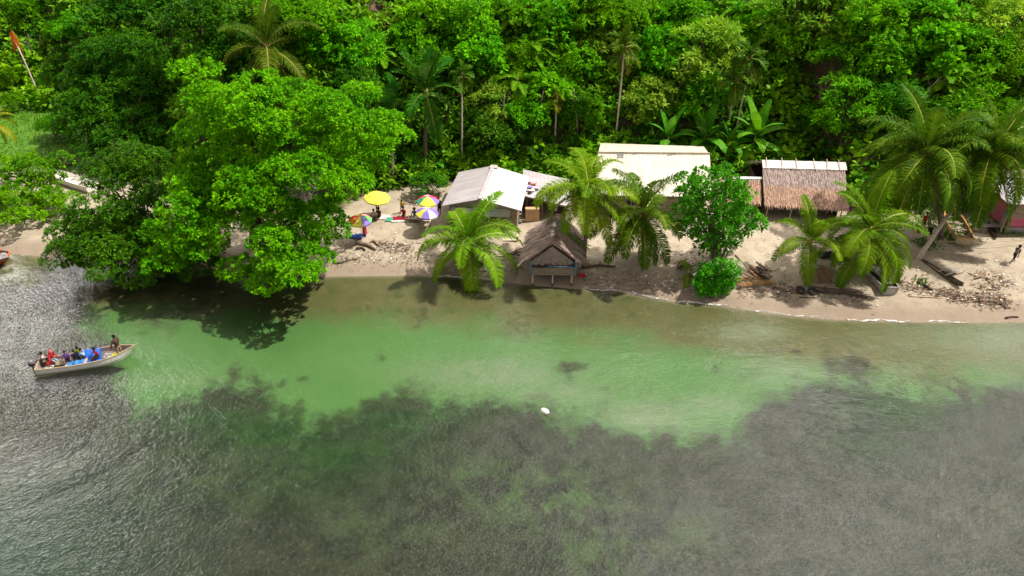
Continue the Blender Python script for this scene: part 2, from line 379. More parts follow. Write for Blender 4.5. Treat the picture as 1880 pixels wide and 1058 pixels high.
xs = np.concatenate([np.linspace(-420, -76, 44), np.arange(-75, 75.01, .42), np.linspace(76, 420, 44)])
ys = np.concatenate([np.linspace(-260, 14, 30), np.arange(15, 96.01, .36), np.linspace(97, 330, 50)])
XX, YY = np.meshgrid(xs, ys); ZZ = H(XX, YY)
V = np.stack([XX, YY, ZZ], -1).reshape(-1, 3); nx = len(xs); ny = len(ys)
ii = (np.arange(ny - 1)[:, None] * nx + np.arange(nx - 1)[None]).ravel()
me = npmesh('terrain', V, np.stack([ii, ii + 1, ii + nx + 1, ii + nx], 1), smooth=True)
x, y = V[:, 0], V[:, 1]; d = y - shore(x); s = y - np.interp(x, FOOT[:, 0], FOOT[:, 1])
ss = lambda a, lo, hi: (lambda t: t * t * (3 - 2 * t))(np.clip((a - lo) / (hi - lo), 0, 1))
# seagrass edge along the bottom of the bay
EDGE_PX = [(-300, 520), (60, 535), (150, 560), (200, 620), (228, 690), (252, 730), (330, 728), (440, 722), (485, 716), (515, 742), (560, 772), (640, 747), (700, 727), (760, 732), (860, 726), (940, 745), (1050, 765), (1110, 752), (1180, 785), (1250, 808), (1330, 800), (1390, 755), (1490, 700), (1600, 712), (1690, 745), (1760, 725), (1830, 712), (2200, 690)]
ED = np.array([[*P(a, b, -1.2)][:2] for a, b in EDGE_PX])
weed = ss(np.interp(x, ED[:, 0], ED[:, 1]) - y, -3.4, 3.4)
def blob(px, py, rx, ry, z=-1.2):
    c = P(px, py, z); return np.exp(-(((x - c.x) / rx) ** 2 + ((y - c.y) / ry) ** 2) * 1.2)
for q in ((1030, 680, 1.7, 1.0, .75), (520, 706, .75, .5, .75), (556, 699, .6, .45, .7), (625, 712, .9, .5, .3), (1500, 690, 6.5, 1.5, .75), (1430, 660, 4, .9, .4), (1130, 720, 3, .9, .4), (1350, 690, 3.5, 1.3, .45), (1560, 680, 2.5, .9, .5), (960, 690, 1.8, .5, .3), (1250, 745, 1.8, .7, .35), (330, 590, 5, 1.6, .35)):
    weed = np.maximum(weed, q[4] * blob(*q[:4]))
thin = np.zeros_like(x)
for q in ((1010, 900, 5, 2.4, .8), (860, 870, 3, 1.5, .6), (1100, 1000, 4, 2.5, .5), (700, 960, 4, 2, .35), (1260, 960, 3, 2, .35), (360, 860, 6, 3, .3)):
    thin = np.maximum(thin, q[4] * blob(*q[:4]))
lush = np.zeros_like(x)
for q in ((400, 770, 5, 1.6, .9), (500, 790, 5, 2.2, 1), (620, 830, 6, 2.2, .9), (720, 775, 4, 1.8, .9), (560, 880, 5, 2, .5), (1640, 760, 3.5, 2, .9), (1600, 820, 3, 1.6, .6), (840, 760, 3, 1.3, .5), (280, 700, 3, 1.2, .8)):
    lush = np.maximum(lush, q[4] * blob(*q[:4]))
pale = np.zeros_like(x)  # pale sand blobs that also paint in bright cloud reflections
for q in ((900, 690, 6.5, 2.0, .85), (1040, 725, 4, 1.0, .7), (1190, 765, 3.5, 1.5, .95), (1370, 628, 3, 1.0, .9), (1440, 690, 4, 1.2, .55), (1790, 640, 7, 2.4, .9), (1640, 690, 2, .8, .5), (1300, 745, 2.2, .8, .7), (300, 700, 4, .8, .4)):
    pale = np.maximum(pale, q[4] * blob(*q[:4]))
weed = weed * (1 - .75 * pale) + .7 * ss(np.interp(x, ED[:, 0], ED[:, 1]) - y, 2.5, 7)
deep = ss(x, -12, -30) * ss(y, 34, 22)
def attr(me, name, a):
    at = me.attributes.new(name, 'FLOAT', 'POINT'); at.data.foreach_set('value', np.asarray(a, np.float32).ravel())
lawn = ss(x, -33, -40) * ss(d, 12.5, 16) * (1 - ss(s, 4, 9))
dirt = np.zeros_like(x)
for (a, b, r) in ((700, 22, 4.0), (1540, 160, 2.6), (1470, 140, 2.4), (1570, 320, 2.6), (50, 185, 2.5), (1875, 40, 3)):
    c = G(a, b); dirt = np.maximum(dirt, np.exp(-((x - c.x) ** 2 + (y - c.y) ** 2) / r ** 2))
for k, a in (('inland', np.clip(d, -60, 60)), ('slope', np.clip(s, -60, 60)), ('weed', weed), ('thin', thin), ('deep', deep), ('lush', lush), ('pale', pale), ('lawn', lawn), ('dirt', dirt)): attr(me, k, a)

m, n, o, t = newmat('ground'); A = lambda k: n('ShaderNodeAttribute', attribute_name=k).outputs['Fac']
geo = n('ShaderNodeNewGeometry'); pos = geo.outputs['Position']
def nz(sc, det=6, ro=.6, st=(1, 1, 1)):
    return n('ShaderNodeTexNoise', {'Vector': n('ShaderNodeMapping', {'Vector': pos, 'Scale': st}).outputs[0], 'Scale': sc, 'Detail': det, 'Roughness': ro}).outputs['Fac']
mth = lambda op, a, b: n('ShaderNodeMath', {0: a, 1: b}, operation=op).outputs[0]
n1, n2, n3, n4 = nz(.22, 5), nz(.9, 8, .68), nz(4.5, 6, .7), nz(.5, 6, .6)
# seabed
sandbed = mixc(n, rng_(n, n1, .3, .7), (.085, .19, .055), (.108, .212, .07))
tanbed = mixc(n, rng_(n, n2, .3, .7), (.155, .125, .055), (.11, .10, .04))
tanbed = mixc(n, rng_(n, n4, .55, .68), tanbed, (.075, .085, .025))
ind = mth('ADD', A('inland'), mth('MULTIPLY', mth('SUBTRACT', n1, .5), 7.0))
bed = mixc(n, rng_(n, ind, -7.5, -3.5), sandbed, tanbed)
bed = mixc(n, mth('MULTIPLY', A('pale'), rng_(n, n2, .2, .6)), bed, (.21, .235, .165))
wf = rng_(n, mth('ADD', A('weed'), mth('ADD', mth('MULTIPLY', mth('SUBTRACT', n2, .5), 1.5), mth('MULTIPLY', mth('SUBTRACT', n1, .5), 1.9))), .17, .83)
weedc = mixc(n, rng_(n, n2, .35, .65), (.010, .013, .006), (.034, .031, .019))
weedc = mixc(n, mth('MULTIPLY', rng_(n, n4, .45, .66), .55), weedc, (.050, .052, .032))
weedc = mixc(n, A('lush'), weedc, mixc(n, rng_(n, n2, .35, .65), (.003, .026, .002), (.012, .055, .004)))
weedc = mixc(n, mth('MULTIPLY', A('thin'), rng_(n, n2, .42, .62)), weedc, (.060, .115, .030))
bed = mixc(n, mth('MULTIPLY', wf, .985), bed, weedc)
bed = mixc(n, mth('MULTIPLY', A('deep'), .8), bed, (.022, .062, .048))
# beach
sand = mixc(n, rng_(n, n2, .3, .72), (.44, .37, .275), (.335, .27, .19))
sand = mixc(n, mth('MULTIPLY', rng_(n, n3, .5, .72), .5), sand, (.25, .18, .12))
sand = mixc(n, mth('MULTIPLY', rng_(n, n4, .56, .7), .6), sand, (.27, .20, .14))
wetl = mth('ADD', A('inland'), mth('MULTIPLY', mth('SUBTRACT', n4, .5), 2.2))
sand = mixc(n, mth('MULTIPLY', rng_(n, wetl, 2.9, .7), .72), sand, (.235, .175, .125))
soil = mixc(n, rng_(n, n2, .35, .65), (.075, .048, .030), (.13, .080, .050))
soil = mixc(n, rng_(n, nz(1.4, 6), .45, .6), soil, (.030, .052, .012))
dsoil = mixc(n, rng_(n, n2, .35, .65), (.20, .11, .075), (.095, .055, .038))
soil = mixc(n, A('dirt'), soil, dsoil)
land = mixc(n, rng_(n, mth('ADD', A('slope'), mth('MULTIPLY', mth('SUBTRACT', n4, .5), 3)), -2.2, -.2), sand, soil)
land = mixc(n, A('lawn'), land, mixc(n, rng_(n, n2, .35, .65), (.05, .15, .006), (.10, .21, .012)))
col = mixc(n, rng_(n, A('inland'), -.5, .1), bed, land)
bp = n('ShaderNodeBump', {'Height': mth('ADD', mth('MULTIPLY', n2, .6), mth('MULTIPLY', n3, .35)), 'Strength': .8, 'Distance': .16})
pr = n('ShaderNodeBsdfPrincipled', {'Base Color': col, 'Roughness': .85, 'Specular IOR Level': .25, 'Normal': bp.outputs[0]})
t.links.new(pr.outputs[0], o.inputs[0])
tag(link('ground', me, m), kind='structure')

# water: a clear, faintly green, rippled surface over the seabed
m, n, o, t = newmat('sea water'); geo = n('ShaderNodeNewGeometry'); pos = geo.outputs['Position']
def wn(sc, st, rot, det=3, ro=.55):
    return n('ShaderNodeTexNoise', {'Vector': n('ShaderNodeMapping', {'Vector': pos, 'Scale': st, 'Rotation': (0, 0, R(rot))}).outputs[0], 'Scale': sc, 'Detail': det, 'Roughness': ro, 'Distortion': .9}).outputs['Fac']
mth = lambda op, a, b: n('ShaderNodeMath', {0: a, 1: b}, operation=op).outputs[0]
h = mth('ADD', mth('MULTIPLY', wn(2.3, (1, 1.55, 1), 62, 2), .45), mth('MULTIPLY', wn(5.2, (1, 1.35, 1), 20, 2), .36))
h = mth('ADD', h, mth('MULTIPLY', wn(.5, (1, 1.6, 1), 12, 2), .8))
calm = n('ShaderNodeMapRange', {0: wn(.09, (1, 1.6, 1), 20, 3), 1: .35, 2: .65, 3: .55, 4: 1.25}).outputs[0]
bp = n('ShaderNodeBump', {'Height': mth('MULTIPLY', h, calm), 'Strength': 1.0, 'Distance': .10})
fr = n('ShaderNodeFresnel', {'IOR': 1.33, 'Normal': bp.outputs[0]})
gl = n('ShaderNodeBsdfGlossy', {'Color': (1, 1, 1, 1), 'Roughness': .06, 'Normal': bp.outputs[0]})
tr = n('ShaderNodeBsdfTransparent', {'Color': (.86, .93, .82, 1)})
df = n('ShaderNodeBsdfDiffuse', {'Color': (.26, .24, .18, 1), 'Normal': bp.outputs[0]})     # silt hanging in the water
mx = n('ShaderNodeMixShader', {0: .018, 1: tr.outputs[0], 2: df.outputs[0]})
m2 = n('ShaderNodeMixShader', {0: fr.outputs[0], 1: mx.outputs[0], 2: gl.outputs[0]})
t.links.new(m2.outputs[0], o.inputs[0]); M['water'] = m
wx = np.concatenate([np.linspace(-420, -80, 18), np.linspace(-75, 75, 61), np.linspace(80, 420, 18)]); wv = []
for a in wx: wv += [(a, -260, 0), (a, float(shore(a)) - 6, 0), (a, float(shore(a)) + .9, 0)]
wf = []
for i in range(len(wx) - 1):
    for k in (0, 1): wf.append((i * 3 + k, i * 3 + 3 + k, i * 3 + 4 + k, i * 3 + 1 + k))
tag(link('sea_water', npmesh('sea_water', wv, wf, smooth=True), m), kind='structure')
# thin line of foam where the ripples run up the sand
fo = MB()
for (x0, x1, w) in ((1080, 1150, .10), (1150, 1240, .14), (1240, 1345, .20), (1345, 1520, .13), (1520, 1660, .22), (1660, 1760, .16), (780, 905, .09)):
    A0, A1 = P(x0, 550).x, P(x1, 575).x; k = int((A1 - A0) / .09); prev = None; ph = random.random() * 9
    for i in range(k + 1):
        xx = A0 + (A1 - A0) * i / k; e = math.sin(math.pi * i / k) ** .5
        yc = float(shore(xx)) + .02 + .10 * math.sin(xx * 2.1 + ph) + .05 * math.sin(xx * 6.7); ww = .6 * w * e * random.uniform(.25, 1.15)
        cur = [(xx, yc - ww * random.uniform(.2, 1.0), .05), (xx, yc, .085 + .03 * random.random()), (xx, yc + ww * .6, .10)]
        if prev and random.random() > .12: fo.add(prev + cur, [(0, 3, 4, 1), (1, 4, 5, 2)])
        prev = cur
M['foam'] = plain('sea foam', (.78, .77, .73), (.62, .60, .55), .8, 14, .3)
tag(fo.build('sea_foam', M['foam']), kind='stuff')
# ------------------------------------------------------------------ buildings
def lerp(a, b, t): return Vector(a) * (1 - t) + Vector(b) * t
def wall(mb, a, b, z0, z1, th=.08, mi=0):
    a, b = Vector(a), Vector(b); a.z = b.z = 0; d = (b - a); c = (a + b) / 2
    return mb.box((c.x, c.y, (z0 + z1) / 2), (d.length, th, z1 - z0), Matrix.Rotation(math.atan2(d.y, d.x), 3, 'Z'), mi)
def part(mb, name, m, parent, smooth=False):      # child built in world coordinates, re-based on its thing
    lo = parent.location; mb.v = [tuple(Vector(v) - lo) for v in mb.v]
    return mb.build(name, m, parent, smooth)
def sub(mb, name, m, p, smooth=False):
    lo = p.parent.location; mb.v = [tuple(Vector(v) - lo) for v in mb.v]
    return mb.build(name, m, p, smooth)

# --- white gabled house with the open annex
le_f, le_b = P(811, 378, 3.4), P(842, 316, 3.4)
rd_f, rd_b = P(881, 366, 4.25), P(906, 304, 4.3)
re_f, re_b = P(957, 387, 3.3), P(972, 324, 3.4)
base = ground((le_f + re_b) / 2)
h1 = thing('beach_house', 'white tin roofed gable house with its left slope greyed as shade beside the umbrellas', 'house', base)
part(MB().sheet(rd_f, rd_b, le_b, le_f, 72, 1, .03, .028, .42), 'roof_slope', M['metal_grey'], h1)['label'] = 'white tin left roof slope with its shade painted in grey'  # left slope of the white roof greyed to paint in its shade
part(MB().sheet(rd_f, rd_b, re_b, re_f, 72, 1, .03, .028, .42), 'roof_slope', M['metal_white'], h1)['label'] = 'bright white right roof slope'
up = Vector((0, 0, .05))
part(MB().beam(rd_f + up, rd_b + up, .34, .05), 'ridge_cap', M['metal_grey'], h1)
rs = MB(); rs.sheet(rd_b + Vector((-.35, -.7, .085)), rd_b + Vector((.45, -.7, .04)), rd_b + Vector((.35, -.05, .05)), rd_b + Vector((-.3, -.05, .06)), 3, 3, .02, jit=.015); part(rs, 'rust_patch', M['rust'], h1)
wl = MB(); ins = lambda p, q, k=.12: lerp(p, q, k)
wf_l, wf_r = ins(le_f, le_b) + Vector((.5, 0, 0)), ins(re_f, re_b) - Vector((.5, 0, 0)); wb_l, wb_r = ins(le_b, le_f) + Vector((.5, 0, 0)), ins(re_b, re_f) - Vector((.5, 0, 0))
for a_, b_ in ((wf_l, wf_r), (wf_r, wb_r), (wb_r, wb_l), (wb_l, wf_l)): wall(wl, a_, b_, base.z - .2, 3.15)
part(wl, 'wall', M['board'], h1)
gb = MB(); gb.add([wf_l + Vector((0, -.07, -.3)), wf_r + Vector((0, -.07, -.25)), lerp(rd_f, rd_b, .12) + Vector((0, -.05, -.12))], [(0, 1, 2)]); part(gb, 'gable', M['board_grey'], h1)
dm = lerp(wf_l, wf_r, .62); dd = (wf_r - wf_l).normalized(); dang = Matrix.Rotation(math.atan2(dd.y, dd.x), 3, 'Z')
dr = part(MB().box((dm.x, dm.y - .07, base.z + .95), (.8, .06, 1.9), dang), 'door', M['board_dark'], h1); sub(MB().ball((dm.x + .3, dm.y - .12, base.z + .95), .04), 'handle', M['steel'], dr)
wn_ = lerp(wf_l, wf_r, .3); fr_ = MB()
for dx, dz, w_, h_ in ((0, .42, 1.0, .07), (0, -.42, 1.0, .07), (-.47, 0, .07, .78), (.47, 0, .07, .78), (0, 0, .05, .78)): fr_.box((wn_.x + dx, wn_.y - .075, base.z + 1.45 + dz), (w_, .07, h_), dang)
wi = part(fr_, 'window', M['board_grey'], h1); sub(MB().box((wn_.x, wn_.y - .045, base.z + 1.45), (.9, .02, .78), dang), 'pane', M['black'], wi)
# lean-to awning of corrugated sheet on posts
aw = [P(830, 381, 3.0), P(938, 384, 3.0), P(936, 399, 2.45), P(822, 396, 2.45)]
part(MB().sheet(*aw, 60, 1, .02, .022, .16), 'awning', M['metal_white'], h1)
for t_ in (.02, .33, .66, .98):
    p_ = lerp(aw[3], aw[2], t_); q_ = ground(p_); part(MB().tube([q_ - up, (p_.x, p_.y + .06, p_.z - .03)], .05, 7), 'post', M['board'], h1)
rl = MB()
for z_ in (.45, .85): rl.beam(ground(lerp(aw[3], aw[2], .66)) + Vector((0, .06, z_)), ground(lerp(aw[3], aw[2], .98)) + Vector((0, .06, z_)), .04, .07)
a0, b0 = ground(lerp(aw[3], aw[2], .66)), ground(lerp(aw[3], aw[2], .98)); rl.beam(a0 + Vector((0, .06, .45)), b0 + Vector((0, .06, .85)), .03, .05); rl.beam(a0 + Vector((0, .06, .85)), b0 + Vector((0, .06, .45)), .03, .05)
part(rl, 'railing', M['cream'], h1)
# annex: single-pitch roof with clutter drying on it, open front
an = [P(960, 311, 3.5), P(1046, 330, 3.15), P(1042, 379, 2.75), P(963, 360, 3.1)]
part(MB().sheet(*an, 34, 3, .03, .012, .2, .04), 'annex_roof', M['metal_grey'], h1)
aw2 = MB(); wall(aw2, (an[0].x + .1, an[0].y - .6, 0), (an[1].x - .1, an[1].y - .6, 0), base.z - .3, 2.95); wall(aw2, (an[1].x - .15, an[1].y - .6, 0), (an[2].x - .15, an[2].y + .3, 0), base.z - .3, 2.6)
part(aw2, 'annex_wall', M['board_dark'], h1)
for t_ in (.06, .42, .95):
    p_ = lerp(an[3], an[2], t_); part(MB().tube([ground(p_) - up, (p_.x, p_.y + .12, p_.z - .04)], .05, 7), 'annex_post', M['board'], h1)
part(MB().beam(an[3] + Vector((.05, .1, -.10)), an[2] + Vector((-.05, .1, -.10)), .08, .14), 'lintel', M['board'], h1)
st = MB(); s0 = GF(948, 411)
for k in range(4): st.box((s0.x, s0.y + .28 * k, s0.z + .2 + .22 * k), (1.0, .26, .05))
st.beam((s0.x - .48, s0.y - .1, s0.z), (s0.x - .48, s0.y + 1.0, s0.z + .95), .05, .12); st.beam((s0.x + .48, s0.y - .1, s0.z), (s0.x + .48, s0.y + 1.0, s0.z + .95), .05, .12)
part(st, 'staircase', M['board_grey'], h1)
cb = GF(977, 405); k_ = thing('cupboard', 'tan plywood cupboard with two doors under the open annex roof', 'cupboard', cb, .05)
MB().box((0, 0, .62), (1.25, .5, 1.24)).build('body', M['tan'], k_)
for s_ in (-1, 1):
    d_ = MB().box((s_ * .31, -.265, .62), (.58, .025, 1.14)).build('door', M['tan'], k_); MB().ball((s_ * .07, -.29, .65), .025, 6).build('handle', M['steel'], d_)
for i, (px, py, c_, w_) in enumerate(((962, 340, 'black', .3), (971, 338, 'brown', .25), (979, 340, 'coral', .5), (970, 346, 'violet', .6), (966, 351, 'pinkwhite', .7), (976, 352, 'white', .5), (984, 350, 'brown', .4), (971, 356, 'black', .4))):
    u_ = (px - 960) / 85; v_ = (py - (311 + 19 * u_)) / 49; p_ = lerp(lerp(an[0], an[1], u_), lerp(an[3], an[2], u_), v_)
    b_ = MB(); b_.sheet((-w_ / 2, .13, .05), (w_ / 2, .16, .02), (w_ / 2.2, -.14, .03), (-w_ / 2, -.16, .05), 5, 3, .03, jit=.03)
    txt = ['small black cloth topmost on the annex roof', 'small brown cloth near the top of the annex roof pile', 'coral cloth on the annex roof right of the brown one', 'violet cloth drying in the middle of the annex roof', 'long pinkish cloth at the left of the annex roof', 'white cloth low on the annex roof beside the pinkish one', 'brown cloth at the right end of the annex roof laundry', 'black cloth nearest the annex roof edge'][i]
    one('drying_cloth', b_, clothm(c_, (0, 0, 0)), txt, 'cloth', p_ + Vector((0, 0, .06)), random.uniform(-.5, .5), 'laundry drying on the annex roof')
tk = GF(800, 412)

# --- big cream roofed house behind the palms
r_l, r_r = P(1098, 282, 5.1), P(1303, 284, 5.1); f_l, f_r = P(1082, 358, 3.3), P(1308, 362, 3.3); k_l, k_r = P(1103, 263, 4.55), P(1292, 269, 4.55)
base = ground((f_l + k_r) / 2); h2 = thing('large_house', 'large house with a wide plain cream white roof behind the coconut palms', 'house', base)
part(MB().sheet(r_l, r_r, f_r, f_l, 140, 2, .04, .010, .4, -.05), 'roof_front', M['cream_roof'], h2)
part(MB().sheet(r_l, r_r, k_r, k_l, 96, 1, .04, .008, .25), 'roof_back', M['cream_roof'], h2)
part(MB().beam(r_l + up, r_r + up, .05, .3), 'ridge_cap', M['cream_roof'], h2)
wl = MB(); q = [f_l + Vector((.35, .5, 0)), f_r + Vector((-.5, .5, 0)), k_r + Vector((-.4, -.5, 0)), k_l + Vector((.35, -.5, 0))]
for i in range(4): wall(wl, q[i], q[(i + 1) % 4], base.z - .4, 3.0)
part(wl, 'wall', M['board'], h2)
for i, (a_, b_) in enumerate(((q[1], q[2]), (q[3], q[0]))):
    rr = (r_r if i == 0 else r_l) + Vector((-.5 if i == 0 else .35, 0, -.1)); m_ = MB().add([(a_.x, a_.y, 3.0), (b_.x, b_.y, 3.0), (rr.x, rr.y, rr.z)], [(0, 1, 2)]); part(m_, 'gable', M['board_grey'], h2)
for t_ in (.12, .35, .6, .85):
    p_ = lerp(q[0], q[1], t_); m_ = MB()
    for dz in (-.5, .5): m_.box((p_.x, p_.y - .06, base.z + 1.35 + dz), (1.1, .06, .08))
    for dx in (-.52, 0, .52): m_.box((p_.x + dx, p_.y - .06, base.z + 1.35), (.07, .06, .92))
    w_ = part(m_, 'window', M['board_grey'], h2); sub(MB().box((p_.x, p_.y - .045, base.z + 1.35), (1.0, .02, .92)), 'pane', M['black'], w_)
vt = lerp(lerp(r_l, r_r, .205), lerp(f_l, f_r, .205), .03); dn = (f_l - r_l).normalized(); ac = (r_r - r_l).normalized(); nn = ac.cross(dn); nn = nn if nn.z > 0 else -nn
m_ = MB()
for k in range(5):
    c_ = vt + ac * (.13 * (k - 2)) + nn * .06 - dn * .15; m_.beam(c_, c_ + dn * .65, .07, .05)
part(m_, 'roof_vent', M['vent'], h2)
for u_, v_ in ((.31, .02), (.62, .04)):
    c_ = lerp(lerp(r_l, r_r, u_), lerp(f_l, f_r, u_), v_) + nn * .05; part(MB().beam(c_, c_ + ac * .9 - dn * .25, .06, .03), 'roof_patch', M['board_grey'], h2)

# --- thatched hut on stilts at the waterline
g0 = Vector((P(1013, 524, .02).x, P(1013, 524, .02).y, 0)); h3 = thing('stilt_hut', 'brown thatched hut on stilts standing at the edge of the water', 'hut', g0)
fl, fr, bl, br = P(963, 480, 2.25), P(1064, 481, 2.2), P(974, 424, 2.25), P(1069, 433, 2.2)
tf, tb = P(1014, 446, 3.95), P(1024, 393, 4.0)
for (A_, B_, C_, D_) in ((tf, tb, bl, fl), (tf, tb, br, fr)):
    part(MB().sheet(A_, B_, C_, D_, 8, 8, .10, sag=-.03, jit=.02).thatch(A_, B_, C_, D_, 22, 85, .68, .06, .09, .34), 'roof_slope', M['thatch_dark'], h3)
gt = MB(); e1, e2, ap = lerp(fl, fr, .10) + Vector((0, .0, -.10)), lerp(fl, fr, .90) + Vector((0, .0, -.10)), tf + Vector((0, -.08, -.30))
gt.add([e1, e2, ap, e1 + Vector((0, .12, 0)), e2 + Vector((0, .12, 0)), ap + Vector((0, .12, 0))], [(0, 1, 2), (5, 4, 3)])
for k in range(700):
    u_ = random.random(); t_ = random.random() ** .7; b_ = lerp(e1, e2, u_); p_ = lerp(ap, b_, t_) + Vector((0, -.04 - .03 * random.random(), 0)); dr_ = (b_ - ap).normalized() * .55 + Vector((random.gauss(0, .06), -.05, -.25)); l_ = random.uniform(.22, .42)
    s_ = Vector((.03, 0, 0)); gt.add([p_ - s_, p_ + s_, p_ + dr_ * l_ + s_ * .6, p_ + dr_ * l_ - s_ * .6], [(0, 1, 2, 3)])
part(gt, 'gable_thatch', M['thatch_grey'], h3)
for x_, a_ in ((0, .0), (.55, .06)):
    p_ = lerp(tf, tb, .28 + x_ * .55); part(MB().sheet(p_ + Vector((-.22, .45, -.02)), p_ + Vector((0, .5, .12)), p_ + Vector((.02, -.42, .14)), p_ + Vector((-.24, -.35, -.02)), 3, 4, .02, jit=.02), 'ridge_sheet', clothm('white', (0, 0, 0)), h3)
m_ = MB()
for k in range(5):
    a_ = lerp(tf, tb, .05 + .2 * k) + Vector((0, 0, .1)); s_ = random.choice((-1, 1)); m_.tube([a_ + Vector((-.35 * s_, .1, .05)), a_ + Vector((.2 * s_, 0, .13)), a_ + Vector((1.2 * s_, -.25, -.62))], [.03, .035, .02], 6)
part(m_, 'ridge_pole', M['stick'], h3)
fz = 1.15; c_f = [P(974, 503, fz), P(1056, 504, fz)]; dep = Vector((bl.x - fl.x, bl.y - fl.y, 0)).normalized() * 4.2; c_b = [c_f[0] + dep, c_f[1] + Vector((br.x - fr.x, br.y - fr.y, 0)).normalized() * 4.2]
part(MB().sheet(c_b[0], c_b[1], c_f[1], c_f[0], 1, 1, .1), 'floor_deck', M['board_grey'], h3)
m_ = MB(); dvec = c_f[1] - c_f[0]
for k in range(16): m_.box(c_f[0] + dvec * ((k + .5) / 16) + Vector((0, -.06, .30)), (dvec.length / 16 - .012, .04, .62 + random.uniform(-.03, .03)))
part(m_, 'front_wall', M['board'], h3)
m_ = MB(); wall(m_, c_f[0], c_b[0], fz, fz + .6); wall(m_, c_f[1], c_b[1], fz, fz + .6); wall(m_, c_b[0], c_b[1], fz, 2.1); part(m_, 'side_wall', M['board'], h3)
for p_ in (c_f[0] + Vector((0, -.1, 0)), c_f[1] + Vector((0, -.1, 0))): part(MB().box((p_.x, p_.y, 1.75), (.12, .12, 1.25)), 'corner_post', M['blue_paint'], h3)
part(MB().beam(c_f[0] + Vector((1.4, -.1, .74)), c_f[1] + Vector((0, -.1, .70)), .05, .07), 'rail', M['blue_paint'], h3)
for t_, yb in ((.05, 0), (.5, 0), (.93, 0), (.05, 3.6), (.93, 3.6), (.5, 3.6)):
    p_ = lerp(c_f[0], c_f[1], t_) + Vector((0, yb, 0)); g_ = Hz(p_.x, p_.y); s_ = part(MB().tube([(p_.x, p_.y + .1, g_ + .22), (p_.x, p_.y + .1, fz - .05)], .062, 8), 'stilt', M['cream'], h3); sub(MB().tube([(p_.x, p_.y + .1, g_ - .3), (p_.x, p_.y + .1, g_ + .24)], .085, 8), 'wet_foot', M['drift_dark'], s_)

# --- long thatched shelter on the right, its smaller neighbour
def thatched(name, label, r0, r1, e1, e0, post_px, cap_h, sticks, per, rows, split):
    base = ground((e0 + e1) / 2 + Vector((0, 1.5, 0))); h = thing(name, label, 'hut', base)
    back = lambda p, q: Vector((p.x, p.y + (p.y - q.y) * .8, q.z + .1))
    b0, b1 = back(r0, e0), back(r1, e1)
    part(MB().sheet(r0, r1, e1, e0, 10, 6, .14, sag=.12, jit=.02, mi=0).thatch(r0, r1, e1, e0, rows, per, .55, .05, .06, .10, split), 'roof_front', [M['thatch_grey'], M['thatch_red']], h)
    part(MB().sheet(r0, r1, b1, b0, 6, 6, .14, jit=.03).thatch(r0, r1, b1, b0, 10, 50, .7, .07, .05), 'roof_back', M['thatch_grey'], h)
    dn = (e0 - r0).normalized()
    cap = part(MB().sheet(r0 + Vector((-.05, .02, .12)), r1 + Vector((.12, .02, .10)), r1 + dn * cap_h + Vector((.12, 0, .14)), r0 + dn * cap_h + Vector((-.05, 0, .14)), 20, 2, .03, .008, .5, jit=.006), 'ridge_sheet', M['metal_white'], h)
    for t_ in sticks:
        p_ = lerp(r0, r1, t_); m_ = MB().tube([p_ + Vector((random.uniform(-.04, .04), .22, .28)), p_ + dn * .45 + Vector((0, 0, .24)), p_ + dn * 1.25 + Vector((random.uniform(-.1, .1), 0, .15))], .035, 6); part(m_, 'ridge_stick', M['cream'], h)
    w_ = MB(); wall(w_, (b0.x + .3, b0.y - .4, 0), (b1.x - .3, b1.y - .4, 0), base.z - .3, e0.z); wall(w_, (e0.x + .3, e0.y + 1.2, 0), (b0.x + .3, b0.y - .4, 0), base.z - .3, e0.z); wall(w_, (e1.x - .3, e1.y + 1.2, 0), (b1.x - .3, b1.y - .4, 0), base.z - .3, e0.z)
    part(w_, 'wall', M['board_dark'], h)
    for t_ in post_px:
        p_ = lerp(e0, e1, t_) + Vector((0, .35, 0)); part(MB().tube([ground(p_) - up, p_ + Vector((.06, 0, -.05))], .055, 7), 'post', M['bamboo'], h)
    for k in (0, 1):
        z_ = base.z + .45 + .45 * k; m_ = MB().box(((e0.x + e1.x) / 2, e0.y + 1.1 + k * .4, z_), ((e1.x - e0.x) * .8, .35 if k == 0 else .06, .06)); part(m_, 'bench' if k == 0 else 'bench_rail', M['board_grey'], h)
    return h
thatched('thatched_shelter', 'long thatched shelter with a two toned roof and white ridge sheet', P(1400, 296, 4.75), P(1550, 300, 4.75), P(1557, 386, 2.75), P(1404, 376, 2.8), (.06, .35, .65, .95), 1.15, (.045, .235, .41, .625, .785, .93), 120, 22, .58)
thatched('small_thatched_shelter', 'small russet thatched lean-to tucked against the long shelter', P(1338, 326, 3.75), P(1396, 327, 3.75), P(1397, 373, 2.65), P(1336, 368, 2.65), (.1, .62, .95), .35, (), 60, 14, .12)

# --- pink house at the right edge
a_, b_ = P(1848, 416, 1.75), P(1990, 418, 1.75); base = ground((a_ + b_) / 2 + Vector((0, 1.5, 0)))
h6 = thing('pink_house', 'pink walled house with a pale tin roof at the right edge', 'house', base)
m_ = MB()
z0, z1 = a_.z - .1, a_.z + 2.3
for (p_, q_) in (((a_.x, a_.y, 0), (b_.x, b_.y, 0)), ((b_.x, b_.y, 0), (b_.x, b_.y + 5, 0)), ((b_.x, b_.y + 5, 0), (a_.x, a_.y + 5, 0)), ((a_.x, a_.y + 5, 0), (a_.x, a_.y, 0))): wall(m_, p_, q_, z0, z1)
part(m_, 'wall', M['pink_paint'], h6)
m_ = MB(); wall(m_, (a_.x - .1, a_.y - .08, 0), (b_.x, b_.y - .08, 0), z0 + .95, z1 + .02, .07); part(m_, 'upper_cladding', M['board'], h6)
m_ = MB(); wall(m_, (a_.x - .15, a_.y - .12, 0), (b_.x, b_.y - .12, 0), z0 - .5, z0 + .08, .1); part(m_, 'footing', M['steel'], h6)
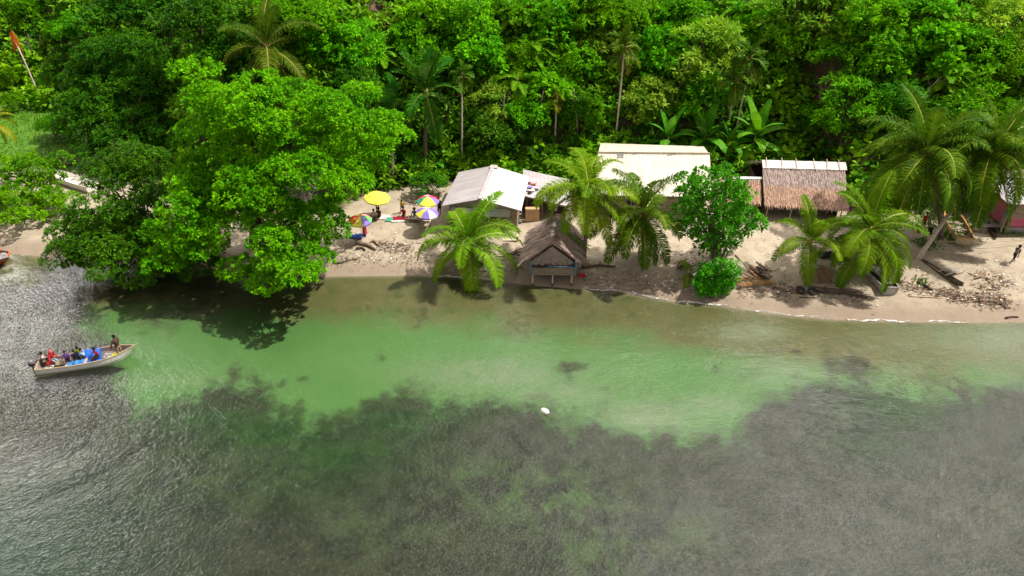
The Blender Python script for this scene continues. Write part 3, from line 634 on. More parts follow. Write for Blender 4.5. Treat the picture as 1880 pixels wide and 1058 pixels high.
pw = MB(); pc = Vector((a_.x - .55, a_.y - .1, 0)); prot = Matrix.Rotation(R(62), 3, 'Z'); pw.box((pc.x, pc.y, z0 + 1.1), (1.5, .07, 2.3), prot); part(pw, 'porch_screen', M['board_grey'], h6)
n_ = prot @ Vector((0, 1, 0)); part(MB().box(Vector((pc.x, pc.y, z0 + 1.45)) + n_ * .06, (.55, .05, .8), prot), 'shutter', M['teal_paint'], h6); part(MB().box(Vector((pc.x, pc.y, z0 + 2.25)) + n_ * .06, (1.45, .06, .14), prot), 'screen_trim', M['navy'], h6)
part(MB().sheet((a_.x - 1.1, a_.y + 5.3, z1 + .8), (b_.x + .5, a_.y + 5.3, z1 + .8), (b_.x + .5, a_.y - .6, z1 + .12), (a_.x - 1.1, a_.y - .6, z1 + .12), 60, 1, .03, .02, .2), 'roof', M['metal_grey'], h6)
m_ = MB(); g_ = P(1700, 436, 1.45)
# plum boarding between shelter and palms
p0, p1 = GF(1556, 398), GF(1592, 398); pf = thing('plum_fence', 'low plum coloured board fence beside the thatched shelter', 'fence', p0)
m_ = MB()
for k in range(9): m_.box(lerp(p0, p1, (k + .5) / 9) + Vector((0, .2, .6)), (.19, .03, 1.2 + random.uniform(-.05, .05)))
part(m_, 'board_panel', M['purple'], pf)
for t_ in (0.02, .98): part(MB().tube([lerp(p0, p1, t_) + Vector((0, .25, -.1)), lerp(p0, p1, t_) + Vector((0, .25, 1.25))], .04, 6), 'post', M['board'], pf)
# ------------------------------------------------------------------ vegetation builders
def unit(a): return a / np.maximum(1e-9, np.linalg.norm(a, axis=-1, keepdims=True))
def leaves(base, dirs, nrm, L, Wd, droop=.12):
    """one four-cornered leaf per row, its blade facing nrm"""
    n = len(base); L = np.broadcast_to(L, n)[:, None]; Wd = np.broadcast_to(Wd, n)[:, None]
    w = unit(np.cross(dirs, nrm) + 1e-6); up = np.cross(w, dirs); up = np.where((up * nrm).sum(1, keepdims=True) < 0, -up, up)
    tip = base + dirs * L - up * L * droop; mid = base + dirs * L * .55 + up * L * .05
    v = np.stack([base, mid + w * Wd * .5, tip, mid - w * Wd * .5], 1).reshape(-1, 3)
    return v
def quads(v): return np.arange(len(v), dtype=np.int32).reshape(-1, 4)
def tufts(c, nrm, r, per, leaf, g, wid=.42):
    """star-shaped tufts of leaves round each point"""
    c = np.repeat(c, per, 0); nn = np.repeat(nrm, per, 0); rr = np.repeat(np.broadcast_to(r, len(c) // per), per)
    d = unit(nn * .75 + unit(g.normal(size=c.shape)) * 1.0); b = c + d * (rr * g.uniform(.1, .6, len(c)))[:, None]
    dd = unit(d + np.array([0, 0, -.12])); nv = unit(nn * .7 + np.array([0, -.05, .7]) + g.normal(size=c.shape) * .27)
    L = leaf * g.uniform(.65, 1.25, len(c))
    return leaves(b, dd, nv, L, L * wid)
def clump_pts(c, r, n, g, flat=.62, low=-.25):
    """n tuft places on a flattened mound of radius r round c"""
    d = unit(g.normal(size=(n * 3, 3))); d = d[d[:, 2] > low][:n]
    return c + d * np.array([1, 1, flat]) * r * g.uniform(.72, 1.05, (len(d), 1)), unit(d + np.array([0, 0, .35]))
def crown_mesh(name, clumps, g, ntuft=15, per=11, leaf=.42, flat=.62, low=-.25, tr=.38, wid=.42):
    vs = []
    for (c, r) in clumps:
        p, nn = clump_pts(np.array(c), r, ntuft, g, flat, low); vs.append(tufts(p, nn, tr, per, leaf, g, wid))
    v = np.concatenate(vs); return npmesh(name, v, quads(v))
def limb_tree(mb, root, tops, r0, g, fork=.45):
    """tapered trunk that forks towards the given crown points"""
    root = Vector(root); c = sum((Vector(t) for t in tops), Vector()) / len(tops); f = root.lerp(c, fork); f.x = root.x * .6 + f.x * .4; f.y = root.y * .6 + f.y * .4
    mb.tube([root - Vector((0, 0, .4)), root + Vector((0, 0, .15)), root.lerp(f, .5) + Vector((random.uniform(-.2, .2), random.uniform(-.2, .2), 0)), f], [r0 * 1.5, r0 * 1.05, r0 * .85, r0 * .72], 9)
    for t in tops:
        t = Vector(t); m_ = f.lerp(t, .5) + Vector((random.uniform(-.4, .4), random.uniform(-.4, .4), random.uniform(0, .5)))
        mb.tube([f - (f - root) * .03, m_, t], [r0 * .5, r0 * .3, r0 * .08], 6)
# generic hillside crowns, shared by the copies; every kind is about 3 m in radius
KINDS = {}
def make_kind(k, seed, mat, R0=3.0, n=22, rc=1.15, flat=.62, zs=.8, leaf=.42, per=13, nt=16, low=-.25, tr=.36, wid=.42, layers=0):
    g = np.random.default_rng(seed); cl = []
    if layers:
        for i in range(n):
            z = (i / n) * 2 - 1; rad = R0 * math.sqrt(max(.05, 1 - z * z)) * g.uniform(.35, 1); a = g.uniform(0, 6.28)
            cl.append(((rad * math.cos(a), rad * math.sin(a), z * R0 * zs), rc * g.uniform(.7, 1.2)))
    else:
        while len(cl) < n:
            d = unit(g.normal(size=3))
            if d[2] < -.45: continue
            cl.append((tuple(d * R0 * np.array([1, 1, zs]) * g.uniform(.55, .95)), rc * g.uniform(.65, 1.25)))
    me = crown_mesh('crown', cl, g, nt, per, leaf, flat, low, tr, wid); me.materials.append(mat)
    mb = MB(); tops = [Vector(cl[i][0]) * .8 for i in range(0, len(cl), 4)]; limb_tree(mb, (0, 0, -R0 * 1.25), tops, .17, g)
    tm = bpy.data.meshes.new('trunk'); tm.from_pydata(mb.v, [], mb.f); tm.materials.append(M['bark']); KINDS[k] = (me, tm)
make_kind('dark', 1, M['leaf_dark'], n=26, leaf=.36)
make_kind('mid', 2, M['leaf_mid'], n=24)
make_kind('mid2', 3, M['leaf_mid'], n=20, rc=1.3, leaf=.5, wid=.6, per=9)
make_kind('bright', 4, M['leaf_bright'], n=22, leaf=.4)
make_kind('layer', 5, M['leaf_pale'], n=44, rc=.85, flat=.22, leaf=.42, per=10, nt=9, low=-.1, layers=1, tr=.3, wid=.34)
make_kind('layer2', 6, M['leaf_mid'], n=40, rc=.9, flat=.25, leaf=.46, per=10, nt=9, low=-.1, layers=1, tr=.3, wid=.34)
make_kind('vine', 8, M['leaf_mid'], n=30, rc=1.0, zs=1.15, flat=1.0, leaf=.34, wid=.75, per=9, low=-.7, tr=.3)
make_kind('big', 9, M['leaf_mid'], n=16, rc=1.1, leaf=.85, wid=.6, per=6, nt=11, tr=.5)

# ---- fronds: a curved midrib with two rows of hanging leaflets; grown along +X, tilted by its own first angle
def frond_mesh(name, L, a0, bend, nl=46, leaf=.75, wid=.05, hang=.55, mats=None, seed=0, spread=1.0):
    g = np.random.default_rng(seed); pts = []; p = np.zeros(3); k = 26
    for i in range(k + 1):
        pts.append(p.copy()); a = R(a0 - bend * ((i + .5) / k) ** 1.25); p = p + np.array([math.cos(a), 0, math.sin(a)]) * L / k
    pts = np.array(pts); mb = MB(); mb.tube([tuple(q) for q in pts[::2]], list(np.linspace(.05, .008, len(pts[::2]))), 4, 0); v0 = len(mb.v)
    for i in range(nl):
        t = .07 + .93 * (i + g.uniform(0, .6)) / nl; f = t * k; j = min(k - 1, int(f)); q = pts[j] + (pts[j + 1] - pts[j]) * (f - j); tg = unit(pts[j + 1] - pts[j])
        ln = leaf * (math.sin(math.pi * min(1, .16 + .80 * t)) ** .55) * (1 - .25 * t) * g.uniform(.85, 1.12); upv = np.cross(np.array([0, -1., 0]), tg); upv = upv if upv[2] > 0 or abs(a0) > 80 else upv
        for s in (-1, 1):
            d = unit(tg * g.uniform(.35, .65) + np.array([0, s, 0]) * spread + upv * g.uniform(.12, .4)); m1 = q + d * ln * .5; e = m1 + unit(d + np.array([0, 0, -1.]) * hang * g.uniform(.5, 2.0)) * ln * .55
            w = unit(np.cross(d, upv)) * wid * .5 * g.uniform(.8, 1.2)
            mb.add([q - w * .6, q + w * .6, m1 + w, m1 - w, e], [(0, 1, 2, 3), (3, 2, 4)], 1)
    me = bpy.data.meshes.new(name); me.from_pydata(mb.v, [], mb.f); me.polygons.foreach_set('material_index', mb.m)
    for m_ in mats: me.materials.append(m_)
    return me
FR = {}
def frond_set(key, mat, L, leaf, wid=.058, nl=78, hang=.55, angles=((78, 55), (60, 85), (42, 95), (24, 100), (5, 85), (-22, 58), (-48, 35)), spread=1.0):
    FR[key] = [[frond_mesh('frond', L, a0, bd + 12 * v, nl, leaf, wid, hang, [M['rachis'], mat], i * 7 + v * 31 + hash_(key), spread * (.62 if a0 > 55 else 1)) for v in (0, 1)] for i, (a0, bd) in enumerate(angles)]
def hash_(s): return sum(ord(c) * (i + 3) for i, c in enumerate(s)) % 997
frond_set('yellow', M['frond_yellow'], 3.6, .9)
frond_set('dark', M['frond_dark'], 4.4, 1.2, .064, 86, 1.0)
frond_set('fresh', M['frond_mid'], 3.6, .9)
frond_set('wide', M['frond_wide'], 4.0, 1.15, .17, 30, .25, ((82, 22), (72, 34), (60, 45), (45, 70), (20, 80), (-20, 60), (-60, 25)), .75)
frond_set('fern', M['leaf_bright'], 2.2, .62, .11, 26, .2, ((55, 75), (38, 70), (22, 60), (8, 55), (-4, 40), (-15, 30), (-25, 20)))
frond_set('areca', M['frond_dark'], 1.9, .85, .14, 28, .35, ((80, 40), (65, 70), (45, 90), (20, 90), (0, 70), (-30, 40), (-60, 20)), .7)
DEADF = frond_mesh('dead_frond', 3.0, -62, 28, 34, .8, .05, 1.2, [M['bark'], M['dead_frond']], 5)
nutm = MB()
for k in range(7):
    a_ = k * .9; nutm.ball((.26 * math.cos(a_), .26 * math.sin(a_), -.22 - .1 * (k % 2)), .13, 8, (1, 1, 1.2))
M['nut'] = plain('young coconut husk', (.34, .22, .04), (.24, .12, .03), .6, 4)
def palm(name, label, cat, root, top, key, n, scale=1.0, r=.14, group=None, color=(1, 1, 1, 1), bend=.25, mix=None, dead=0, nuts=False, seed=1, bark='bark_palm'):
    """ringed, slightly bowed trunk; fronds in a spiral from upright to hanging"""
    g = random.Random(seed); root, top = Vector(root), Vector(top); h = thing(name, label, cat, root, group=group); q = top - root; pts = []; rad = []; nseg = 14
    for i in range(nseg + 1):
        t = i / nseg; pts.append(q * t + Vector((q.x, q.y, 0)) * bend * (t * t - t) + Vector((0, 0, 0))); rad.append(r * (1.45 - .75 * min(1, t * 5) * .55 - .25 * t) * (1.06 if i % 2 else .97))
    pts[0] -= Vector((0, 0, .3)); MB().tube(pts, rad, 9).build('trunk', M[bark], h, True)
    MB().lathe([(.02, .45), (r * .8, .35), (r * 1.4, .05), (r * 1.1, -.35)], 9, q).build('crown_base', M['litter'] if dead else M['rachis'], h, True)
    ns = len(FR[key]); mix = mix or [i * (ns - 1) / max(1, n - 1) for i in range(n)]
    for i, a_ in enumerate(mix):
        s_ = FR[key][min(ns - 1, max(0, int(round(a_))))][i % 2]; o = link('frond', s_, None, h, q + Vector((0, 0, .2 - .08 * a_)))
        o.rotation_euler = (g.uniform(-.25, .25), g.uniform(-.12, .12), i * 2.399 + seed + g.uniform(-.25, .25)); k_ = scale * g.uniform(.88, 1.1); o.scale = (k_,) * 3
        o.color = (color[0] * (1 + .04 * a_), color[1], color[2], 1)
    for i in range(dead):
        o = link('dead_frond', DEADF, None, h, q + Vector((0, 0, -.15))); o.rotation_euler = (0, 0, i * 2.1 + seed); o.scale = (scale * .8,) * 3
    if nuts:
        me_ = bpy.data.meshes.new('coconut_bunch'); me_.from_pydata(nutm.v, [], nutm.f); link('coconut_bunch', me_, M['nut'], h, q)
    return h
def blade(name, L, Wd, a0, bend, mat, seed=0):
    """one big banana leaf: split blade on a curved midrib"""
    g = np.random.default_rng(seed); mb = MB(); k = 14; p = np.zeros(3); prev = None; wv = 0
    for i in range(k + 1):
        t = i / k; a = R(a0 - bend * t ** 1.3); w = Wd * .5 * (math.sin(math.pi * min(1, .06 + .94 * t)) ** .6 if t < .97 else .12) if t > .12 else .03
        z = .22 * w; cur = [(p[0], -w * g.uniform(.85, 1.05), p[2] - z + .0), (p[0], 0, p[2]), (p[0], w * g.uniform(.85, 1.05), p[2] - z)]
        if prev: mb.add(prev + cur, [(0, 3, 4, 1), (1, 4, 5, 2)], 0)
        prev = cur; p = p + np.array([math.cos(a), 0, math.sin(a)]) * L / k
    me = bpy.data.meshes.new(name); me.from_pydata(mb.v, [], mb.f); me.materials.append(mat); return me
BL = [blade('leaf', 2.5, .8, a0, bd, M['banana'], i) for i, (a0, bd) in enumerate(((80, 40), (64, 70), (48, 92), (32, 98), (14, 88), (-5, 60)))]
def banana(label, root, n=9, scale=1.0, stem=1.3, color=(1, 1, 1, 1), seed=0, name='banana_plant', cat='banana plant'):
    g = random.Random(seed); h = thing(name, label, cat, root, seed, 'banana plants behind the houses'); MB().tube([(0, 0, -.2), (0, 0, stem * .5), (.05, 0, stem)], [.15, .12, .09], 8).build('stem', M['rachis'], h, True)
    for i in range(n):
        o = link('leaf', BL[min(5, int(i * 6 / n))], None, h, (0, 0, stem - .06 * i)); o.rotation_euler = (0, 0, i * 2.399 + g.uniform(-.3, .3)); o.scale = (scale * g.uniform(.85, 1.15),) * 3; o.color = color
    return h

# ------------------------------------------------------------------ the two great shore trees, clump by clump
def inpoly(px, py, poly):
    c = False; j = len(poly) - 1
    for i in range(len(poly)):
        xi, yi = poly[i]; xj, yj = poly[j]
        if (yi > py) != (yj > py) and px < (xj - xi) * (py - yi) / (yj - yi) + xi: c = not c
        j = i
    return c
def spread(poly, n, g, dmin, inset=0):
    xs_, ys_ = [p[0] for p in poly], [p[1] for p in poly]; out_ = []; tries = 0
    while len(out_) < n and tries < 20000:
        tries += 1; px, py = g.uniform(min(xs_), max(xs_)), g.uniform(min(ys_), max(ys_))
        if inpoly(px, py, poly) and (not inset or all(inpoly(px + inset * a_, py + inset * .8 * b_, poly) for a_, b_ in ((1, 0), (-1, 0), (0, 1), (0, -1)))) and all((px - a) ** 2 + ((py - b) * 1.25) ** 2 > dmin ** 2 for a, b in out_): out_.append((px, py))
    return out_
def great_tree(name, label, poly, ylo, yhi, n, mat, root_px, r0, seed, bulge=2.5, rc=(1.35, 1.95), leaf=.28, inset=24, color=None, back=.6, depth=6.0, holes=(), dmin=30, nt=58, per=22, dead=None):
    g = np.random.default_rng(seed); root = GF(*root_px); h = thing(name, label, 'tree', root); cl = []; ymin, ymax = min(p[1] for p in poly), max(p[1] for p in poly); tops = []
    cx_, cy_ = np.mean([p[0] for p in poly]), np.mean([p[1] for p in poly]); rw = max(abs(p[0] - cx_) for p in poly)
    for (px, py) in spread(poly, n, g, dmin, inset):
        if any((px - a) ** 2 / rx ** 2 + (py - b) ** 2 / ry ** 2 < 1 for a, b, rx, ry in holes): continue
        t = (py - ymin) / (ymax - ymin); Y = yhi + (ylo - yhi) * t - bulge * max(0, 1 - ((px - cx_) / rw) ** 2) + g.uniform(-1.7, 1.7)
        c = PY(px, py, Y); c.z = max(c.z, .9); r = g.uniform(*rc); cl.append((tuple(c - root), r)); tops.append(c - root)
        if g.uniform() < back:
            c2 = c + Vector((g.uniform(-1.5, 1.5), g.uniform(.45, 1) * depth, g.uniform(-1.0, .6))); c2.z = max(c2.z, Hz(c2.x, c2.y) + 1.0); cl.append((tuple(c2 - root), r * 1.1))
    o = link('crown', crown_mesh('crown', cl, g, nt, per, leaf, .5, -.12, .30, .5), mat, h)
    if color: o.color = color
    mb = MB(); limb_tree(mb, (0, 0, 0), tops[::4], r0, g, .35); mb.build('trunk', M['bark'], h, True)
    return h
BR = [(325, 105), (362, 102), (400, 160), (470, 150), (520, 160), (560, 158), (630, 172), (690, 192), (750, 240), (758, 268), (700, 290), (690, 325), (660, 352), (612, 372), (618, 400), (618, 440), (612, 470), (590, 490), (572, 530), (520, 522), (490, 543), (450, 533), (410, 515), (380, 500), (290, 500), (255, 450), (300, 370), (330, 300), (315, 230), (345, 190)]
t1 = great_tree('shade_tree', 'huge bright green shade tree leaning out over the water', BR, 46.5, 57.5, 150, M['leaf_bright'], (470, 448), .55, 11, 3.0, holes=((440, 455, 34, 30), (562, 360, 34, 40), (330, 160, 18, 40)), dmin=42)
g_ = np.random.default_rng(4); mb = MB(); dp = PY(562, 368, 46.6) - t1.location
for k in range(17):
    e = dp + Vector((random.uniform(-1.5, 1.7), random.uniform(-.6, .6), random.uniform(-.5, 2.2))); m_ = dp.lerp(e, .5) + Vector((random.uniform(-.35, .35), 0, random.uniform(-.2, .4))); mb.tube([dp, m_, e], [.045, .03, .012], 5)
    for q in range(2): mb.tube([m_, m_ + Vector((random.uniform(-.7, .7), random.uniform(-.2, .2), random.uniform(-.3, .8)))], [.02, .008], 4)
mb.build('dead_branch', M['twig'], t1)
DK = [(160, 280), (240, 270), (305, 280), (300, 330), (290, 400), (310, 455), (390, 480), (410, 512), (330, 520), (250, 532), (215, 512), (150, 510), (115, 485), (80, 455), (95, 430), (115, 398), (160, 380), (165, 340)]
great_tree('dark_shore_tree', 'dark green shore tree hanging low over the water left of the bright shade tree', DK, 48.5, 58, 90, M['leaf_dark'], (262, 440), .42, 12, 1.5, dmin=34, leaf=.26, color=(.85, .88, .9, 1), back=.7, depth=4)
DU = [(140, 95), (180, 65), (240, 62), (300, 90), (340, 150), (320, 200), (330, 260), (320, 320), (240, 330), (165, 310), (138, 282), (112, 245), (100, 190)]
great_tree('tall_dark_tree', 'tall dark green tree rising behind the low dark shore tree', DU, 69, 80, 110, M['leaf_dark'], (225, 322), .45, 17, 2.0, dmin=28, leaf=.28, color=(.95, .95, .95, 1), back=.6, depth=5, rc=(1.6, 2.3))
LF = [(-60, 300), (0, 285), (60, 290), (95, 290), (112, 320), (105, 350), (140, 360), (150, 385), (110, 400), (95, 395), (60, 420), (30, 408), (-60, 420)]
great_tree('overhanging_tree', 'light green branchy tree over the white beached boat at the left edge', LF, 57, 65, 46, M['leaf_mid'], (-30, 385), .3, 13, 1.0, dmin=26, leaf=.26, color=(1.1, .95, 1.0, 1), back=.35, depth=3, nt=34, inset=12, rc=(1.0, 1.4))
# ------------------------------------------------------------------ hillside trees, each placed on the slope
HILL = [  # px, py, crown width in px, kind, tint, name, label
 (250, 30, 190, 'dark', .9, 'jungle_tree', 'dark leafy tree at the top edge directly above the tall dark tree'),
 (370, 45, 150, 'dark', .82, 'jungle_tree', 'dark glossy tree above the bright shade tree, left of the brown hearted coconut palm'),
 (425, 95, 110, 'dark', .9, 'jungle_tree', 'small dark tree between the shade tree and the brown hearted coconut palm'),
 (165, 55, 120, 'mid', 1.0, 'jungle_tree', 'mid green tree at the top edge right of the orange topped dead palm'),
 (130, 130, 90, 'dark', .9, 'jungle_tree', 'round dark tree just right of the orange topped dead palm trunk'),
 (15, 145, 80, 'bright', .8, 'jungle_bush', 'rounded bright green bush at the left edge below the dead palm'),
 (12, 190, 60, 'mid', .8, 'jungle_bush', 'dark green bush above the yellow palm frond at the left edge'),
 (110, 60, 70, 'bright', .9, 'jungle_bush', 'light green bush between the dead palm and the top edge'),
 (45, 20, 70, 'bright', .75, 'jungle_bush', 'bush in the top left corner above the orange dead palm'),
 (95, 235, 60, 'bright', .8, 'jungle_bush', 'rounded bush on the grassy lawn beside the tall dark tree'),
 (570, 45, 130, 'mid', .95, 'jungle_tree', 'vine hung tree right of the brown hearted coconut palm at the top edge'),
 (600, 90, 100, 'vine', 1.0, 'jungle_tree', 'creeper covered tree over the right side of the brown hearted coconut palm'),
 (655, 85, 110, 'layer2', 1.3, 'jungle_tree', 'feathery bright tree below the bare brown bank at the top edge'),
 (640, 150, 90, 'dark', .9, 'jungle_tree', 'shadowed tree in the hollow right behind the shade tree'),
 (790, 40, 120, 'layer2', 1.2, 'jungle_tree', 'flat layered tree at the top edge right of the bare brown bank'),
 (760, 75, 90, 'mid2', 1.15, 'jungle_tree', 'broad leaved tree above the tall broad fronded palm'),
 (860, 45, 110, 'vine', 1.15, 'jungle_tree', 'creeper draped mound left of the fern clump at the top edge'),
 (870, 105, 110, 'mid2', 1.2, 'jungle_tree', 'bright broad leaved tree right of the tall broad fronded palm'),
 (905, 195, 100, 'layer', .95, 'jungle_tree', 'yellow tipped tree behind the ridge of the white roofed house'),
 (885, 245, 120, 'dark', .82, 'jungle_tree', 'dark bushy tree straight behind the white roofed house'),
 (960, 110, 100, 'bright', .85, 'jungle_tree', 'bright rounded tree below the ferns in the middle of the hillside'),
 (1000, 180, 110, 'mid2', 1.15, 'jungle_tree', 'large leaved tree left of the tall pale areca palm'),
 (965, 215, 100, 'mid', 1.0, 'jungle_tree', 'dense tree between the white roofed house and the tall areca palm'),
 (1065, 205, 90, 'bright', .65, 'jungle_tree', 'glossy round tree touching the left of the tall pale areca trunk'),
 (1060, 120, 110, 'vine', 1.1, 'jungle_tree', 'creeper covered tree left of the tall areca crown'),
 (1100, 90, 90, 'layer', .8, 'jungle_tree', 'olive layered tree right beside the tall areca crown'),
 (1190, 185, 110, 'layer', 1.0, 'jungle_tree', 'yellow green drooping leaved sapling above the cream roof'),
 (1215, 100, 120, 'vine', 1.05, 'jungle_tree', 'creeper mound right of the tall areca crown'),
 (1150, 35, 120, 'mid', .9, 'jungle_tree', 'dark green tree at the top edge over the tall areca crown'),
 (1255, 45, 120, 'mid2', 1.0, 'jungle_tree', 'broad leaved tree at the top edge left of the pale layered tree'),
 (1310, 105, 170, 'layer', 1.1, 'jungle_tree', 'large pale layered tree standing over the paired areca palms'),
 (1290, 175, 120, 'layer2', 1.1, 'jungle_tree', 'green layered tree under the large pale layered tree'),
 (1385, 50, 110, 'vine', 1.1, 'jungle_tree', 'vine hung tree at the top edge right of the pale layered tree'),
 (1480, 35, 190, 'layer', 1.05, 'jungle_tree', 'wide flat topped pale tree with open twigs at the top edge'),
 (1440, 80, 110, 'mid', 1.0, 'jungle_tree', 'tree hanging under the wide flat topped pale tree'),
 (1435, 125, 80, 'layer2', 1.0, 'jungle_tree', 'small layered tree over the bare dark gully'),
 (1600, 40, 110, 'vine', 1.2, 'jungle_tree', 'green creeper column at the top edge right of the flat topped pale tree'),
 (1620, 110, 100, 'vine', 1.15, 'jungle_tree', 'creeper covered tree right of the bare dark gully'),
 (1700, 50, 130, 'mid2', 1.15, 'jungle_tree', 'big leaved tree at the top edge left of the yellow green thicket'),
 (1690, 115, 110, 'big', 1.2, 'jungle_tree', 'tree with very large hand shaped leaves above the right coconut palms'),
 (1780, 95, 130, 'bright', .8, 'jungle_tree', 'light green tree below the yellow green thicket'),
 (1840, 55, 140, 'layer', 1.25, 'jungle_tree', 'pale yellow green thicket in the top right corner'),
 (1780, 20, 110, 'layer', 1.2, 'jungle_tree', 'yellow green bush at the top edge left of the corner thicket'),
 (1840, 135, 120, 'bright', .75, 'jungle_tree', 'leafy tree at the right edge above the coconut palms'),
 (1770, 165, 110, 'layer2', 1.2, 'jungle_tree', 'layered tree right above the two big coconut crowns'),
 (1560, 195, 130, 'layer2', 1.1, 'jungle_tree', 'bluish green spreading bush above the thatched shelter'),
 (1640, 180, 90, 'dark', 1.5, 'jungle_bush', 'dark bush between the spreading bush and the coconut crowns'),
 (1480, 215, 70, 'mid', .9, 'jungle_bush', 'small bush left of the bluish green spreading bush'),
 (1500, 285, 34, 'bright', .6, 'jungle_bush', 'small round bush on the bank behind the thatched ridge, left one'),
 (1535, 282, 40, 'bright', .6, 'jungle_bush', 'small round bush on the bank behind the right end of the thatched ridge'),
 (1850, 215, 90, 'mid', 1.0, 'jungle_tree', 'green tree at the right edge behind the right coconut crown'),
 (735, 300, 80, 'dark', 1.1, 'jungle_bush', 'dark bush under the broad fronded palms left of the white roofed house'),
 (790, 340, 60, 'dark', 1.1, 'jungle_bush', 'low dark bush behind the rainbow umbrella beside the house'),
 (1660, 330, 70, 'mid', .9, 'jungle_bush', 'shaded green bush at the foot of the right coconut palms'),
 (680, 210, 100, 'dark', .82, 'jungle_tree', 'dark tree behind the right tip of the bright shade tree'),
 (800, 125, 110, 'mid', .9, 'jungle_tree', 'tree right behind the upright fronds of the tall broad fronded palm'),
 (520, 20, 110, 'mid', 1.0, 'jungle_tree', 'tree at the top edge over the brown hearted coconut palm'),
 (1540, 105, 90, 'mid', .85, 'jungle_tree', 'tree at the top of the bare dark gully'),
 (1750, 210, 90, 'mid2', 1.0, 'jungle_tree', 'broad leaved tree between the two big coconut crowns'),
 (1010, 50, 120, 'vine', 1.0, 'jungle_tree', 'creeper mound right of the fern clump at the top edge'),
 (1085, 30, 110, 'mid2', 1.05, 'jungle_tree', 'broad leaved tree at the top edge, left of the tall areca crown'),
 (930, 30, 90, 'bright', .7, 'jungle_tree', 'bright green tree in the fern clump at the top edge'),
]
for i, (px, py, w, k, tint, nm, lab) in enumerate(HILL):
    sc = w / 2 / 17.5 / 3.25; hh = 3.0 * sc * 1.05
    c = G(px, py, hh * .8); gz_ = Hz(c.x, c.y); h = thing(nm, lab, 'bush' if 'bush' in nm else 'tree', (c.x, c.y, gz_), random.uniform(0, 6.28))
    me_, tm_ = KINDS[k]; z_ = max(1.6 * sc, c.z - gz_)
    o = link('crown', me_, None, h, (0, 0, z_)); o.scale = (sc, sc, sc * .95); o.color = (tint * random.uniform(.9, 1.1), tint, tint, 1)
    o2 = link('trunk', tm_, None, h, (0, 0, z_)); o2.scale = (sc,) * 3

# ------------------------------------------------------------------ undergrowth over the whole slope, one mass
g = np.random.default_rng(21); n0 = 6400
ux = g.uniform(-85, 88, n0); uy = np.interp(ux, FOOT[:, 0], FOOT[:, 1]) + g.uniform(-1.2, 36, n0) * g.uniform(.4, 1, n0)
uz = H(ux, uy); keep = np.ones(n0, bool)
GAP = [(700, 20, 42, 30), (690, 55, 22, 25), (1530, 150, 34, 40), (1470, 130, 40, 24), (1575, 320, 26, 30), (45, 185, 16, 22), (1873, 40, 12, 30), (1180, 222, 20, 30), (850, 240, 14, 40), (1480, 172, 40, 12), (1226, 228, 36, 26), (1290, 235, 40, 28), (1378, 275, 48, 34)]
qx, qy = to_px(ux, uy, uz)
for a, b, rx, ry in GAP: keep &= (((qx - a) / rx) ** 2 + ((qy - b) / ry) ** 2 > 1) | (g.uniform(size=n0) < .45)
keep &= ~((ux < -36) & (uy < 86) & (g.uniform(size=n0) < .8))
ux, uy, uz = ux[keep], uy[keep], uz[keep]
me_v, me_m = [], []
for q, (r0, leaf, wid, per) in enumerate(((.9, .42, .55, 9), (1.1, .66, .7, 7), (.7, .34, .5, 9), (1.0, .85, .22, 10))):
    sel = np.arange(len(ux)) % 4 == q
    for j in np.nonzero(sel)[0]:
        r = r0 * g.uniform(.6, 1.7); c = np.array([ux[j], uy[j], uz[j] + r * .35]); p, nn = clump_pts(c, r, 8, g, 1.0, -.15); v = tufts(p, nn, .34, per, leaf, g, wid); me_v.append(v); me_m.append(np.full(len(v) // 4, q))
v = np.concatenate(me_v); me_ = npmesh('undergrowth', v, quads(v), np.concatenate(me_m))
mats = [leafmat('undergrowth leaf a', (.014, .115, .003), (.14, .43, .005), .3, .06, .16), leafmat('undergrowth leaf b', (.035, .19, .003), (.29, .55, .008), .32, .06, .16), leafmat('undergrowth leaf c', (.012, .085, .004), (.07, .27, .005), .3, .05, .16), leafmat('undergrowth blade', (.05, .18, .005), (.20, .40, .009), .34, .05, .2)]
tag(link('undergrowth', me_, mats), kind='stuff')
# grass on the lawn and tufts on the gully and beach edges
gx = g.uniform(-62, -33, 9000); gy_ = g.uniform(60, 90, 9000); dd_ = gy_ - shore(gx); k_ = (dd_ > 13.5) & (dd_ < 36); gx, gy_ = gx[k_], gy_[k_]
b_ = np.stack([gx, gy_, H(gx, gy_)], 1); d_ = unit(np.array([0, 0, 1.]) + g.normal(size=b_.shape) * .45); v = leaves(b_, d_, unit(g.normal(size=b_.shape) + np.array([0, 0, .6])), g.uniform(.2, .5, len(b_)), .09)
tag(link('grass', npmesh('grass', v, quads(v)), M['grass']), kind='stuff')
gx, gy_ = [], []
for (a, b, r, n_) in ((1735, 430, 1.7, 500), (1715, 400, 2.0, 500), (1700, 450, .8, 160), (1450, 262, 3.0, 700), (1520, 262, 3.0, 600), (1425, 250, 2.5, 500), (1850, 425, 1.1, 260), (1480, 240, 3, 500), (1690, 520, .6, 60), (1575, 290, 2, 250)):
    c = G(a, b); gx += list(c.x + g.normal(size=n_) * r * .6); gy_ += list(c.y + g.normal(size=n_) * r * .6)
gx, gy_ = np.array(gx), np.array(gy_); b_ = np.stack([gx, gy_, H(gx, gy_)], 1); d_ = unit(np.array([0, 0, .8]) + g.normal(size=b_.shape) * .6); v = leaves(b_, d_, unit(g.normal(size=b_.shape) + np.array([0, 0, .6])), g.uniform(.15, .5, len(b_)), .1)
tag(link('weeds', npmesh('weeds', v, quads(v)), M['grass']), kind='stuff')

